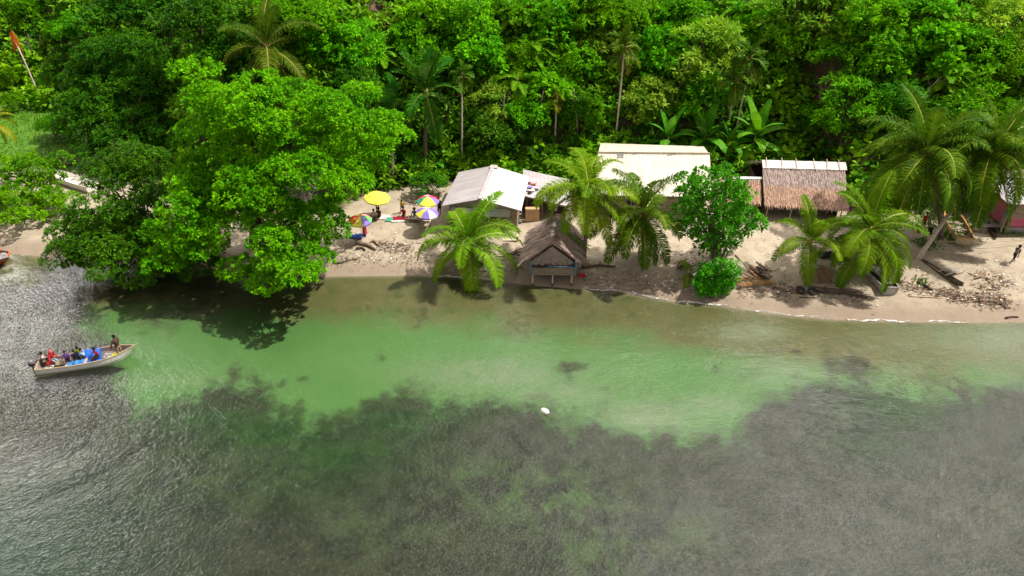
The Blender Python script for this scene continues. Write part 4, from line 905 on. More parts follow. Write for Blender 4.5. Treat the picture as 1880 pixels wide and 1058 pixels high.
# ------------------------------------------------------------------ palms
def top_at(px, py, Y): return PY(px, py, Y)
CN = 'coconut palms along the beach'
palm('coconut_palm', 'tall yellow green coconut palm right behind the stilt hut', 'palm', GF(1072, 492), top_at(1078, 352, 50.8), 'yellow', 23, 1.36, .16, CN, seed=1, mix=[1.2, 2.5, 3.8, .7, .8, 1, 1, 1.1, 1.8, 2, 2.2, 2.6, 3, 3.1, 3.4, 4, 4.1, 4.3, 4.6, 5, 5.2, 5.6], nuts=True, dead=1)
palm('coconut_palm', 'dark green coconut palm with hanging fronds right of the yellow green one', 'palm', GF(1180, 478), top_at(1181, 392, 50.5), 'dark', 26, 1.02, .15, CN, seed=3, mix=[0, .2, .6, 1.5, .5, 1, 2, 2.4, 3, 3.3, 3.8, 4, 4.2, 4.6, 5, 5, 5.2, 5.5, 6, 6, 6, 6, 6], nuts=True, dead=2, color=(1.35, 1.3, 1, 1))
palm('coconut_palm', 'short yellow green coconut palm in front of the white roofed house', 'palm', GF(872, 490), top_at(862, 446, 50.4), 'yellow', 20, 1.42, .13, CN, seed=5, mix=[0, .3, 1, 1.2, 2, 2.2, 2.6, 3, 3.2, 3.5, 4, 4.2, 4.5, 4.6, 5, 5.2], color=(.95, 1.08, 1, 1))
palm('coconut_palm', 'young coconut palm before the long thatched shelter', 'palm', GF(1484, 505), top_at(1488, 445, 48.6), 'fresh', 13, 1.02, .12, CN, seed=8, mix=[0, .4, .8, 1, 1.5, 2, 2.6, 3.2, 3.6, 4.3, 5], color=(1.15, 1.05, 1, 1))
palm('coconut_palm', 'bright green bushy coconut palm over the grey boat with tarpaulin', 'palm', GF(1583, 508), top_at(1596, 425, 48.6), 'fresh', 24, 1.38, .15, CN, seed=10, mix=[.6, 2.6, 3.7, 4.5, 0, .4, 1, 1.2, 2, 2.3, 2.6, 3, 3.2, 3.5, 4, 4.1, 4.4, 4.6, 5, 5.1, 5.2, 5.4])
palm('coconut_palm', 'big dark coconut palm with brown heart above the yellow edged boat', 'palm', GF(1728, 440), top_at(1702, 283, 54.3), 'dark', 31, 1.35, .17, CN, seed=12, nuts=True, color=(1.4, 1.35, 1, 1), dead=1)
palm('coconut_palm', 'tall leaning coconut palm at the right edge with a bent grey trunk', 'palm', GF(1684, 478), top_at(1822, 282, 54.0), 'dark', 31, 1.35, .17, CN, seed=15, nuts=True, color=(1.6, 1.5, 1, 1), bend=.1, bark='bark_pale')
palm('coconut_palm', 'coconut palm with a brown dead heart behind the shade tree top', 'palm', GF(490, 200), top_at(488, 88, 68), 'dark', 17, 1.3, .16, CN, seed=18, color=(1.3, 1.05, 1, 1), dead=7, mix=[0, .4, .6, 1, 1.5, 2.6, 3, 3.4, 4, 4.3, 5, 5, 5.4, 5.5, 6, 6, 6])
palm('coconut_palm', 'yellowing palm whose fronds hang in at the left edge', 'palm', GF(-22, 300), top_at(-18, 222, 72), 'yellow', 14, .8, .15, CN, seed=20, color=(1.25, .95, 1, 1))
palm('broad_palm', 'tall palm with broad upright fronds left of the white roofed house', 'palm', GF(781, 322), top_at(783, 170, 67.5), 'wide', 15, 1.05, .2, 'broad fronded palms', seed=22, mix=[0, .1, .3, .6, 1, 1.1, 1.3, 2, 2.2, 3, 3.3, 4, 4.6, 5.2, 6])
palm('broad_palm', 'shorter palm with broad upright fronds over the tip of the shade tree', 'palm', GF(722, 345), top_at(718, 212, 67), 'wide', 12, .85, .17, 'broad fronded palms', seed=25, mix=[0, .2, .6, 1, 1.1, 2, 2.1, 3, 3.6, 4.3, 5, 6], color=(.9, 1, 1, 1))
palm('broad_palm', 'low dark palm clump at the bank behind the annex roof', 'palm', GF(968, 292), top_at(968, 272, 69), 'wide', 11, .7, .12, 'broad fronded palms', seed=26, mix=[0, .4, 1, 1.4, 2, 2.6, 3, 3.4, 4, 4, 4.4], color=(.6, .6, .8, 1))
AG = 'slim areca palms at the foot of the hill'
for (bx, by, tx, ty, Y, sc, lab, cl) in ((1129, 268, 1147, 88, 70.5, 1.15, 'tall slim areca palm with a straight pale trunk above the cream roof', (1.5, 1.3, 1, 1)), (1349, 252, 1378, 108, 70.5, 1.15, 'slim areca palm with drooping crown, upper right one of the pair', (1.1, 1.2, 1, 1)), (1334, 246, 1352, 148, 70, 1.15, 'slim areca palm with drooping crown, lower left one of the pair', (1.2, 1.3, 1, 1)), (848, 312, 848, 140, 68.5, .8, 'thin areca palm behind the left end of the white roofed house', (1.1, 1.2, 1, 1)), (1018, 275, 1022, 183, 70.5, .6, 'small yellowing areca palm left of the tall pale trunk', (2.2, 1.4, 1, 1)), (1856, 205, 1876, 140, 71, .9, 'areca palm with pale trunk at the right edge of the hillside', (1.1, 1.2, 1, 1))):
    palm('areca_palm', lab, 'palm', GF(bx, by), top_at(tx, ty, Y), 'areca', 12, sc, .10, AG, color=cl, seed=int(bx) % 17, bend=.08, bark='bark_pale', dead=1)
rt = GF(76, 192); dt_ = thing('dead_palm', 'dead leaning palm trunk with an orange withered crown, top left', 'dead palm', rt); q = top_at(24, 68, rt.y + 1.5) - rt
MB().tube([Vector((0, 0, -.3)), q * .35 + Vector((.2, 0, -.2)), q * .7 + Vector((.15, 0, -.1)), q], [.11, .10, .09, .08], 8).build('trunk', M['bark_pale'], dt_, True)
for k in range(9):
    o = link('dead_frond', DEADF, None, dt_, q + Vector((0, 0, .9 - .1 * k))); o.rotation_euler = (0, 0, k * 2.4); o.scale = (.55, .4, .75); o.color = (2.2, .95, .5, 1)
# ferns and bananas
FG = 'tree ferns on the upper hillside'
for (px, py, s_, lab) in ((945, 25, .9, 'bright tree fern at the top edge, leftmost of the fern clump'), (975, 90, 1.0, 'tree fern with wide fronds below the fern clump'), (1010, 15, .8, 'tree fern at the top edge right of the brightest fern'), (1075, 22, .9, 'tree fern with arching fronds on the ridge left of the areca crown'), (1365, 20, 1.0, 'tree fern at the top edge left of the flat topped pale tree'), (1410, 35, .8, 'smaller tree fern touching the flat topped pale tree'), (1690, 30, 1.2, 'tree fern with long bright fronds above the big leaved tree'), (700, 100, .8, 'tree fern under the bare brown bank'), (950, 150, .9, 'tree fern with pale fan in the middle of the hillside'), (870, 70, .8, 'tree fern on the creeper mound left of the fern clump'), (1240, 70, .8, 'tree fern above the large pale layered tree'), (1735, 145, .9, 'tree fern left of the layered tree over the coconut crowns')):
    c = G(px, py, 3.4); palm('tree_fern', lab, 'tree fern', ground(c), c, 'fern', 15, s_ * 1.25, .08, FG, seed=int(px) % 13, bark='bark', mix=[0, .6, 1, 1.4, 2, 2.3, 3, 3.2, 4, 4.2, 5, 5.3, 6, 1.2, 3.5], color=(.9, random.uniform(.85, 1), 1, 1))
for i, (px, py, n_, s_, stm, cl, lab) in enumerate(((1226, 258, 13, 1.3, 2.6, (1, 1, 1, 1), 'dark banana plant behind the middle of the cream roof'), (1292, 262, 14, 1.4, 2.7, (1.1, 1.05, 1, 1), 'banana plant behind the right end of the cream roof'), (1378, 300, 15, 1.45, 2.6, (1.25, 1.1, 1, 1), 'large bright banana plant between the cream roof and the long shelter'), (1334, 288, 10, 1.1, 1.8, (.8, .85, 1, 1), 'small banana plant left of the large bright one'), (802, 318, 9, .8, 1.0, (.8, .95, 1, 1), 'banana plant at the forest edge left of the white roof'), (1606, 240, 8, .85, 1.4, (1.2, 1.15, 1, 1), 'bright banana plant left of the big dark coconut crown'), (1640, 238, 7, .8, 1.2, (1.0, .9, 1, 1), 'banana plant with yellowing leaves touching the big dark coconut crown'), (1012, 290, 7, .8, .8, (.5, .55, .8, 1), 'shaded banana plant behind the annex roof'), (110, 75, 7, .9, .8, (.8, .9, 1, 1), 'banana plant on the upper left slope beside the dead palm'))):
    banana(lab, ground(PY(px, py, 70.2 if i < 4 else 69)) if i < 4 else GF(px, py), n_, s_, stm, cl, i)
# bare trunks and dead stems that stand out of the growth
for i, (px, py, l_, tx, ty, lab) in enumerate(((300, 245, 5.5, -.5, .3, 'pale bare stem slanting in front of the tall dark tree'), (1410, 90, 4.2, .5, 0, 'bare grey stem under the wide flat topped pale tree'), (1505, 200, 3.2, -.3, 0, 'dead stem on the bare dark gully'), (1240, 180, 6.0, .2, 0, 'pale trunk beside the drooping leaved sapling'), (985, 245, 5.0, .1, 0, 'slim dark trunk left of the small yellowing areca palm'), (1060, 250, 5.5, -.15, 0, 'slim trunk between the two areca palms above the cream roof'), (670, 40, 3.4, .5, 0, 'dead root stem hanging on the bare brown bank'), (1660, 215, 4.6, .4, 0, 'bare trunk left of the two big coconut crowns'), (925, 255, 5.0, 0, 0, 'slim grey trunk straight behind the white roof ridge'), (60, 110, 3.5, .3, 0, 'dead stick beside the banana plant on the upper left slope'))):
    q = GF(px, py); k_ = Vector((tx, -.25, 1)).normalized(); mb = MB().tube([q - k_ * .3, q + k_ * l_ * .4 + Vector((.08, 0, 0)), q + k_ * l_ * .75, q + k_ * l_ + Vector((.1, 0, 0))], [.10, .08, .06, .03], 7)
    for w in range(4):
        p_ = q + k_ * l_ * (.5 + .12 * w); e_ = Vector((random.choice((-1, 1)) * random.uniform(.5, 1.1), random.uniform(-.6, .1), random.uniform(.3, .9))); mb.tube([p_, p_ + e_ * .6, p_ + e_ + Vector((0, 0, .2))], [.035, .022, .008], 5)
    one('bare_trunk', mb, M['twig'], lab, 'dead tree', group='bare stems in the jungle', smooth=True)
# rosette-leaved tree and the round shrub at the water's edge
rt = GF(1311, 497); h = thing('beach_tree', 'glossy rosette leaved tree in front of the cream roof', 'tree', rt); g = np.random.default_rng(31); cl = []; tops = []
PO = [(1248, 330), (1280, 322), (1305, 328), (1312, 308), (1330, 305), (1340, 332), (1352, 342), (1380, 338), (1384, 360), (1372, 380), (1378, 395), (1400, 392), (1398, 412), (1374, 425), (1376, 445), (1345, 455), (1325, 462), (1308, 478), (1282, 452), (1270, 425), (1240, 418), (1236, 395), (1256, 372), (1240, 350)]
for (px, py) in spread(PO, 60, g, 13):
    c = PY(px, py, 49.6 + g.uniform(-1.8, 2.2)) - rt; cl.append((tuple(c), g.uniform(.26, .68))); tops.append(c)
for k in range(16):
    c = PY(g.uniform(1265, 1365), g.uniform(345, 445), 51.3 + g.uniform(0, 1.4)) - rt; cl.append((tuple(c), .55))
link('crown', crown_mesh('crown', cl, g, 13, 12, .30, .85, -.3, .28, .5), M['leaf_tree'], h).color = (1.15, 1.1, 1, 1)
mb = MB(); limb_tree(mb, (0, 0, 0), tops[::4], .17, g, .42); mb.tube([(.25, .1, -.3), (.5, .2, 1.0), (.75, .1, 2.4)], [.13, .11, .07], 8); mb.build('trunk', M['bark'], h, True)
rt = ground(P(1304, 540, .5)); h = thing('round_shrub', 'bright round shrub overhanging the waterline under the rosette leaved tree', 'shrub', rt); cl = []
PO = [(1292, 500), (1320, 482), (1345, 485), (1352, 505), (1335, 530), (1315, 545), (1292, 545), (1276, 530), (1276, 515)]
for (px, py) in spread(PO, 34, g, 9): cl.append((tuple(PY(px, py, rt.y + .3 + g.uniform(-.5, .5)) - rt), g.uniform(.38, .5)))
for k in range(16): cl.append((tuple(PY(g.uniform(1285, 1345), g.uniform(492, 530), rt.y + 1.3) - rt), .5))
o = link('crown', crown_mesh('crown', cl, g, 14, 10, .19, .9, -.5, .22, .55), M['leaf_tree'], h); o.color = (1.35, 1.35, 1, 1)
mb = MB(); limb_tree(mb, (0, 0, 0), [Vector(c[0]) for c in cl[::5]], .09, g, .4); mb.build('trunk', M['bark'], h, True)
palm('palm_seedling', 'yellow palm shoot leaning over the water left of the round shrub', 'palm', GF(1268, 520), GF(1262, 512) + Vector((0, 0, .6)), 'yellow', 5, .5, .06, seed=31, mix=[1, 2.5, 4, 5, 5.5])
# ------------------------------------------------------------------ people: one skinned body each, clothing as children
def skin(name, pts, edges, m, parent, root=0, lv=1):
    me = bpy.data.meshes.new(name); me.from_pydata([p[:3] for p in pts], edges, []); o = link(name, me, m, parent)
    md = o.modifiers.new('skin', 'SKIN'); md.use_smooth_shade = True
    for i, sv in enumerate(me.skin_vertices[0].data): sv.radius = (pts[i][3], pts[i][3]); sv.use_root = (i == root)
    o.modifiers.new('sub', 'SUBSURF').levels = lv; o.modifiers['sub'].render_levels = lv
    return o
EYE = MB().ball((0, 0, 0), .013, 8)
STAND = dict(hp=.91, lean=4, legs=((4, 2), (-3, 2)), arms=((6, 10, 12), (-4, 10, 10)))
WALK = dict(hp=.87, lean=16, legs=((34, 12), (-30, 8)), arms=((-28, 8, 20), (34, 8, 30)))
SIT = dict(hp=.16, lean=12, legs=((84, 62), (78, 66)), arms=((38, 14, 40), (30, 16, 46)))
BENCH = dict(hp=.46, lean=10, legs=((84, 86), (80, 84)), arms=((34, 12, 34), (28, 14, 38)))
def person(label, loc, rz, pose, top, bottom, dress=None, s=1.0, hat=None, topless=False, long=False, group=None, afro=1.0):
    h = thing('person', label, 'person', loc, rz, group, s); hp = pose['hp']; ln = R(pose['lean']); ud = Vector((0, math.sin(ln), math.cos(ln))); pel = Vector((0, 0, hp)); V = []; E_ = []
    def add(p, r, frm=None):
        V.append((*p, r)); 
        if frm is not None: E_.append((frm, len(V) - 1))
        return len(V) - 1
    i0 = add(pel, .125); i1 = add(pel + ud * .24, .12, i0); i2 = add(pel + ud * .42, .135, i1); i3 = add(pel + ud * .55, .055, i2)
    hd = Vector((0, math.sin(ln * .4), math.cos(ln * .4))); nb = pel + ud * .55; hc = nb + hd * .15; i4 = add(nb + hd * .07, .062, i3); i5 = add(hc, .098, i4); i6 = add(hc + hd * .10, .07, i5)
    add(hc + Vector((0, .115, -.01)), .017, i5)
    J = {}
    for k, sx in ((0, -1), (1, 1)):
        fl, ab, el = (R(a) for a in pose['arms'][k]); sh = pel + ud * .47 + Vector((sx * .185, 0, 0)); dn = Vector((sx * math.sin(ab), math.sin(fl) * math.cos(ab), -math.cos(fl) * math.cos(ab))); eb = sh + dn * .27
        f2 = fl + el; d2 = Vector((sx * math.sin(ab) * .3, math.sin(f2), -math.cos(f2))).normalized(); wr = eb + d2 * .24; pm = wr + d2 * .075
        a = add(sh, .056, i2); b = add(eb, .040, a); c = add(wr, .028, b); e = add(pm, .034, c); pn = d2.cross(Vector((sx, 0, 0))).normalized(); sd = d2.cross(pn).normalized()
        for q, (of, l_) in enumerate(((-.032, .065), (-.011, .078), (.011, .074), (.032, .056))):
            f1 = add(pm + d2 * .035 + sd * of, .010, e); f2_ = add(pm + d2 * (.035 + l_ * .55) + sd * of * 1.1 + pn * .006, .009, f1); add(pm + d2 * (.03 + l_) + sd * of * 1.1 + pn * .02, .007, f2_)
        t1_ = add(wr + d2 * .045 - sd * .045, .012, e); add(wr + d2 * .085 - sd * .065 + pn * .015, .009, t1_)
        tf, kf = (R(a) for a in pose['legs'][k]); hj = pel + Vector((sx * .085, 0, -.03)); td = Vector((sx * .05, math.sin(tf), -math.cos(tf))).normalized(); kn = hj + td * .42; sf = tf - kf; sd2 = Vector((0, math.sin(sf), -math.cos(sf))); an = kn + sd2 * .41; fd = Vector((0, math.cos(sf * .5), math.sin(sf * .5)))
        a2 = add(hj, .092, i0); b2 = add(kn, .056, a2); c2 = add(kn + sd2 * .14, .054, b2); d_ = add(an, .036, c2); e2 = add(an + fd * .09 + Vector((0, 0, -.045)), .036, d_); add(an + fd * .18 + Vector((0, 0, -.05)), .028, e2); J[k] = (sh, eb, wr, hj, kn, an)
    skin('body', V, E_, M['skin'], h)
    hm = MB(); hm.ball(hc + hd * .055 + Vector((0, -.028, 0)), .118 * afro, 12, (1, 1, .95)); hm.build('hair', M['hair'], h, True)
    for sx in (-1, 1):
        me_ = bpy.data.meshes.new('eye'); me_.from_pydata(EYE.v, [], EYE.f); link('eye', me_, clothm('white', (0, 0, 0)), h, hc + Vector((sx * .036, .092, .02)))
    if hat: MB().lathe([(.005, .19), (.09, .17), (.135, .08), (.14, .0), (.135, -.09), (.10, -.13)], 14, hc + Vector((0, -.02, 0))).build('headscarf', clothm(hat, (0, 0, 0)), h, True)
    if not topless:
        pv = [(*(pel + ud * .02), .150), (*(pel + ud * .25), .145), (*(pel + ud * .43), .158), (*(pel + ud * .535), .075)]; ev = [(0, 1), (1, 2), (2, 3)]
        for k in (0, 1):
            sh, eb, wr, _, _, _ = J[k]; n_ = len(pv); pv += [(*sh, .075), (*sh.lerp(eb, .7), .064)]; ev += [(2, n_), (n_, n_ + 1)]
            if long: pv += [(*eb, .055), (*eb.lerp(wr, .85), .045)]; ev += [(n_ + 1, n_ + 2), (n_ + 2, n_ + 3)]
        skin('dress_top' if dress else 'shirt', pv, ev, clothm(top, (0, 0, 0)), h)
    if dress:
        kz = (J[0][4] + J[1][4]) / 2; az = (J[0][5] + J[1][5]) / 2; e_ = kz.lerp(az, .45); d_ = MB(); rings = [(pel + ud * .16, .15, .125), (pel, .18, .15), (pel.lerp(kz, .6), .215, .19), (kz, .225, .19), (e_, .25, .21)]; vs = []; n_ = 16
        for c, a, b in rings:
            for w in range(n_): an_ = 2 * math.pi * w / n_; vs.append(c + Vector((a * math.cos(an_), b * math.sin(an_), .015 * math.sin(an_ * 5))))
        d_.add(vs, [(i * n_ + w, i * n_ + (w + 1) % n_, (i + 1) * n_ + (w + 1) % n_, (i + 1) * n_ + w) for i in range(4) for w in range(n_)]); d_.build('skirt', clothm(dress, (0, 0, 0)), h, True)
    elif bottom:
        pv = [(*(pel + ud * .08), .140), (*pel, .150)]; ev = [(0, 1)]
        for k in (0, 1):
            _, _, _, hj, kn, an = J[k]; n_ = len(pv); pv += [(*hj, .108), (*hj.lerp(kn, .85), .088)]; ev += [(1, n_), (n_, n_ + 1)]
            if long: pv += [(*kn, .075), (*kn.lerp(an, .85), .055)]; ev += [(n_ + 1, n_ + 2), (n_ + 2, n_ + 3)]
        skin('trousers' if long else 'shorts', pv, ev, clothm(bottom, (0, 0, 0)), h)
    return h

# ------------------------------------------------------------------ boats
def boat(name, label, cat, loc, rz, L, B, D, mh, mi_, mr, stern=.8, bow=.03, sheer=.28, full=.55, seats=(), rail=.035, tilt=0.0, roll=0.0, ribs=0, double=False, group=None):
    h = thing(name, label, cat, loc, rz, group); h.rotation_euler = (roll, tilt, rz); n = 18; hb = []; zs = []; zk = []
    for i in range(n + 1):
        t = i / n
        b = (math.sin(math.pi * (.02 + .96 * t)) ** .6) if double else (stern + (1 - stern) * math.sin(math.pi / 2 * min(1, t / full)) if t < full else max(bow, math.cos(math.pi / 2 * ((t - full) / (1 - full)) ** 1.35)))
        hb.append(B / 2 * max(bow, b)); zs.append(D + sheer * (max(0, (t - .35) / .65) ** 2 + (max(0, (.3 - t) / .3) ** 2 * (1 if double else .12)))); zk.append(.0 + (D * .55 * max(0, (t - .8) / .2) ** 2) + (D * .55 * max(0, (.2 - t) / .2) ** 2 if double else 0))
    def shell(off, lift):
        vs = []; fs = []
        for i in range(n + 1):
            x_ = L * i / n; b = max(.012, hb[i] - off); z0, z1 = zk[i] + lift, zs[i]
            x2 = x_ - (L * .07 * (1 - (z1 - .0) / (zs[-1] + .01)) if False else 0)
            for (yy, zz) in ((-b, z1), (-b * .985, z0 + (z1 - z0) * .5), (-b * .84, z0 + (z1 - z0) * .10), (0, z0), (b * .84, z0 + (z1 - z0) * .10), (b * .985, z0 + (z1 - z0) * .5), (b, z1)):
                rake = L * .06 * (1 - (zz - zk[i]) / max(.05, z1 - zk[i])) * max(0, (i / n - .7) / .3); vs.append((x_ - rake, yy, zz))
        for i in range(n):
            for k in range(6): fs.append((i * 7 + k, i * 7 + k + 1, i * 7 + 8 + k, i * 7 + 7 + k))
        fs.append((0, 1, 2, 3, 4, 5, 6)); fs.append(tuple(n * 7 + k for k in range(6, -1, -1))); return vs, fs
    MB().add(*shell(0, 0)).build('hull', mh, h, False); v_, f_ = shell(.045, .06); v_ = [(x_ + (.04 if i < 7 else -.04 if i >= n * 7 else 0), y_, z_) for i, (x_, y_, z_) in enumerate(v_)]; MB().add(v_, f_).build('lining', mi_, h)
    rm = MB(); rm.tube([(L * i / n, hb[i] - .02, zs[i] + .01) for i in range(n + 1)], rail, 6); rm.build('gunwale', mr, h); rm = MB(); rm.tube([(L * i / n, -hb[i] + .02, zs[i] + .01) for i in range(n + 1)], rail, 6); rm.build('gunwale', mr, h)
    if not double: MB().tube([(0, -hb[0], zs[0] + .01), (0, hb[0], zs[0] + .01)], rail, 6).build('transom_rail', mr, h)
    for t in seats:
        i = int(t * n); MB().box((L * t, 0, zs[i] * .68), (.24, (hb[i] - .05) * 1.9, .035)).build('thwart', mi_, h)
    for k in range(ribs):
        t = .06 + .86 * k / max(1, ribs - 1); i = int(t * n); b = hb[i] - .06; MB().tube([(L * t, -b, zs[i] - .03), (L * t, -b * .9, (zs[i] + zk[i]) * .5), (L * t, -b * .6, zk[i] + .14), (L * t, b * .6, zk[i] + .14), (L * t, b * .9, (zs[i] + zk[i]) * .5), (L * t, b, zs[i] - .03)], .028, 5).build('rib', mi_, h)
    h['bt'] = 1; del h['bt']
    return h
# passenger boat with its people
s_, b_ = P(69, 672, .35), P(249, 644, .35); s_.z = -.14; ang = math.atan2(b_.y - s_.y, b_.x - s_.x); Lb = math.hypot(b_.x - s_.x, b_.y - s_.y)
pb = boat('passenger_boat', 'long open white motor boat full of people on the green water', 'boat', s_, ang, Lb, 1.6, .56, M['hull_white'], M['hull_in'], M['gunwale'], stern=.82, sheer=.38, full=.6, bow=.1, seats=(.10, .30, .48), rail=.04)
MB().beam((Lb - .1, 0, .92), (Lb + .22, 0, 1.0), .07, .06).build('bow_post', M['gunwale'], pb)
om = MB().lathe([(.02, .42), (.15, .40), (.19, .28), (.19, .06), (.15, 0), (.02, -.02)], 12, (-.30, 0, .60), sq=.75).build('outboard_motor', M['steel'], pb, True)
MB().lathe([(.192, .0), (.198, .03), (.198, .11), (.192, .13)], 12, (-.30, 0, .62), sq=.75).build('cowling_band', clothm('navy', (0, 0, 0)), om); MB().lathe([(.20, .0), (.204, .02), (.20, .04)], 12, (-.30, 0, .74), sq=.75).build('stripe', clothm('crimson', (0, 0, 0)), om)
MB().box((-.28, 0, .28), (.14, .12, .75)).build('motor_leg', M['steel'], pb); MB().beam((-.1, .08, .80), (.42, .22, .86), .04, .04).build('tiller', M['black'], pb)
MB().sheet((Lb - 1.45, .10, .52), (Lb - .95, .10, .56), (Lb - 1.0, -.32, .56), (Lb - 1.5, -.34, .52), 2, 2, .03).build('yellow_panel', clothm('lemon', (0, 0, 0)), pb).color = (1, .85, .3, 1)
BM = Matrix.Translation(s_) @ Matrix.Rotation(ang, 4, 'Z')
def onboat(px, py, z, sc=1):   # a spot in the boat at height z above its keel
    q = BM.inverted() @ P(px, py, s_.z + z); return Vector((min(Lb - .5, max(.2, q.x)), max(-.55, min(.55, q.y)), z))
def crew(label, px, py, z, face, pose, *a, **k):
    q = onboat(px, py, z); person(label, BM @ Vector((q.x, q.y, z)), ang + R(face) - R(90), pose, *a, group='people in the passenger boat', **dict(dict(s=.9), **k))
crew('man in dark brown clothes standing in the bow of the boat', 223, 656, .12, 150, dict(STAND, arms=((10, 34, 10), (12, 22, 14))), 'brown', 'khaki', long=True, s=1.08)
crew('person in a pale pinkish shirt steering at the outboard motor', 80, 672, .10, 10, BENCH, 'pinkwhite', 'khaki')
crew('person with a red headscarf and red shirt near the stern', 100, 666, .10, -40, BENCH, 'red', 'denim', hat='coral', long=True)
crew('child in a dark red shirt sitting low behind the boat side', 92, 676, .10, -20, SIT, 'crimson', 'white', s=.9)
crew('person in a purple shirt in the middle of the boat', 127, 668, .10, -80, BENCH, 'purple', 'black')
crew('person in a bright yellow green vest in the boat', 152, 658, .10, -130, BENCH, 'hivis', 'black')
crew('person in a light blue shirt next to the blue tarpaulin', 158, 664, .10, -190, BENCH, 'sky', 'navy')
crew('person in dark clothes seated beside the yellow green vest', 143, 667, .10, -60, BENCH, 'navy', 'black')
crew('person in a red shirt in front of the blue tarpaulin', 183, 662, .10, -150, BENCH, 'red', 'black')
def cargo(name, label, cat, px, py, z, mb, m, rz=0):
    q = BM @ onboat(px, py, z); o = one(name, mb, m, label, cat, q, ang + rz, smooth=False); return o
cargo('tarpaulin', 'folded blue tarpaulin covering a load in the boat', 'tarpaulin', 169, 659, .14, MB().sheet((-.5, .48, .50), (.6, .46, .52), (.75, -.5, .12), (-.62, -.5, .10), 8, 8, .12, .03, .3, -.06, .02), clothm('blue', (0, 0, 0)))
cargo('bundle', 'bright blue bundle lying against the near boat side', 'bundle', 140, 672, .16, MB().sheet((-.35, .22, .30), (.5, .2, .34), (.55, -.2, .22), (-.5, -.22, .16), 6, 4, .22, .03, .4, -.08, .02), plain('azure cloth', (.05, .24, .62), (.04, .19, .5), .8))
cargo('sack', 'crumpled white sack on the boat floor before the bow', 'sack', 204, 657, .14, MB().sheet((-.32, .25, .28), (.35, .22, .26), (.34, -.24, .18), (-.36, -.22, .2), 7, 5, .22, .02, .25, -.08, .03), clothm('white', (0, 0, 0)))
cargo('bag', 'brown bag on the boat floor between the seated people', 'bag', 111, 672, .12, MB().sheet((-.22, .2, .30), (.2, .2, .30), (.24, -.2, .24), (-.24, -.2, .24), 5, 4, .3, .02, .3, -.08, .03), clothm('khaki', (0, 0, 0)))
cargo('bag', 'black bag at the feet of the person in purple', 'bag', 120, 676, .12, MB().sheet((-.18, .16, .26), (.16, .16, .26), (.2, -.16, .2), (-.2, -.16, .2), 5, 4, .24, .02, .3, -.06, .03), clothm('black', (0, 0, 0)))
# other boats
a, b = GF(98, 325), GF(172, 352); beachb = boat('white_dinghy', 'white open boat pulled up on the sand below the lawn', 'boat', b + Vector((0, 0, -.05)), math.atan2(a.y - b.y, a.x - b.x), (a - b).length, 1.55, .62, M['hull_white'], M['hull_white'], M['hull_white'], seats=(.12, .35, .6), roll=.05, sheer=.2)
a = P(-58, 506, .1); orb = boat('orange_boat', 'orange rimmed boat moored at the left edge', 'boat', Vector((a.x, a.y, -.15)), math.atan2(P(6, 471, .1).y - a.y, P(6, 471, .1).x - a.x), 3.7, 1.5, .55, M['orange_paint'], M['board_dark'], M['orange_paint'], seats=(.3,), rail=.06, bow=.55, full=.9, stern=.9, sheer=.05)
qa = P(2, 478, .45); one('dark_load', MB().sheet((-.6, .3, .5), (.5, .35, .45), (.6, -.3, .25), (-.6, -.35, .2), 7, 5, .3, .04, .4, -.1, .04), M['tarp_grey'], 'dark grey covered load in the orange rimmed boat', 'load', qa, .6)
a, b = GF(1768, 450), GF(1737, 388); boat('wooden_boat', 'grey brown planked boat with ochre rims lying under the palms', 'boat', a + Vector((0, 0, .0)), math.atan2(b.y - a.y, b.x - a.x), (a - b).length + .3, 1.65, .62, plain('ochre white hull', (.62, .50, .28), (.5, .38, .2), .6, 3), M['boat_wood'], M['yellow_paint'], stern=.78, seats=(.12, .32, .5, .68), rail=.055, ribs=9, sheer=.3, full=.4)
a, b = GF(1632, 544), GF(1583, 474); gb_ = boat('grey_boat', 'dirty grey dinghy half covered by a grey tarpaulin on the beach', 'boat', a + Vector((0, 0, .02)), math.atan2(b.y - a.y, b.x - a.x), (a - b).length + .2, 1.5, .66, M['hull_grey'], M['board_dark'], M['hull_grey'], seats=(.1,), rail=.05, sheer=.3)
ag = math.atan2(b.y - a.y, b.x - a.x); dv = Vector((math.cos(ag), math.sin(ag), 0)); sv = Vector((-dv.y, dv.x, 0)); Lg = (a - b).length
m_ = MB().sheet(a + dv * Lg * .66 + sv * .78 + Vector((0, 0, .72)), a + dv * Lg * .68 - sv * .8 + Vector((0, 0, .72)), a + dv * .75 - sv * .78 + Vector((0, 0, .70)), a + dv * .45 + sv * .2 + Vector((0, 0, .72)), 9, 9, .02, .03, .7, -.16, .025)
one('tarpaulin', m_, M['tarp_grey'], 'grey tarpaulin draped over the dirty grey dinghy', 'tarpaulin', smooth=True)
a, b = GF(1765, 531), GF(1692, 480); cn = boat('outrigger_canoe', 'mossy outrigger canoe lying on the sand right of the grey dinghy', 'canoe', a, math.atan2(b.y - a.y, b.x - a.x), (a - b).length, .46, .42, M['canoe'], M['board_dark'], M['canoe'], double=True, rail=.025, bow=.05, sheer=.12)
Lc = (a - b).length
for t_ in (.36, .52): MB().tube([(Lc * t_, .3, .50), (Lc * t_, -.6, .56), (Lc * t_, -1.75, .40)], .035, 6).build('outrigger_boom', M['bamboo'], cn)
MB().tube([(Lc * .25, -1.75, .16), (Lc * .32, -1.75, .16), (Lc * .6, -1.75, .16), (Lc * .66, -1.75, .22)], [.03, .085, .085, .03], 8).build('float', M['drift_dark'], cn); MB().sheet((Lc * .36, -.25, .60), (Lc * .52, -.25, .60), (Lc * .52, -1.25, .55), (Lc * .36, -1.25, .55), 6, 1, .03, .01, .2).build('platform', M['board_grey'], cn)
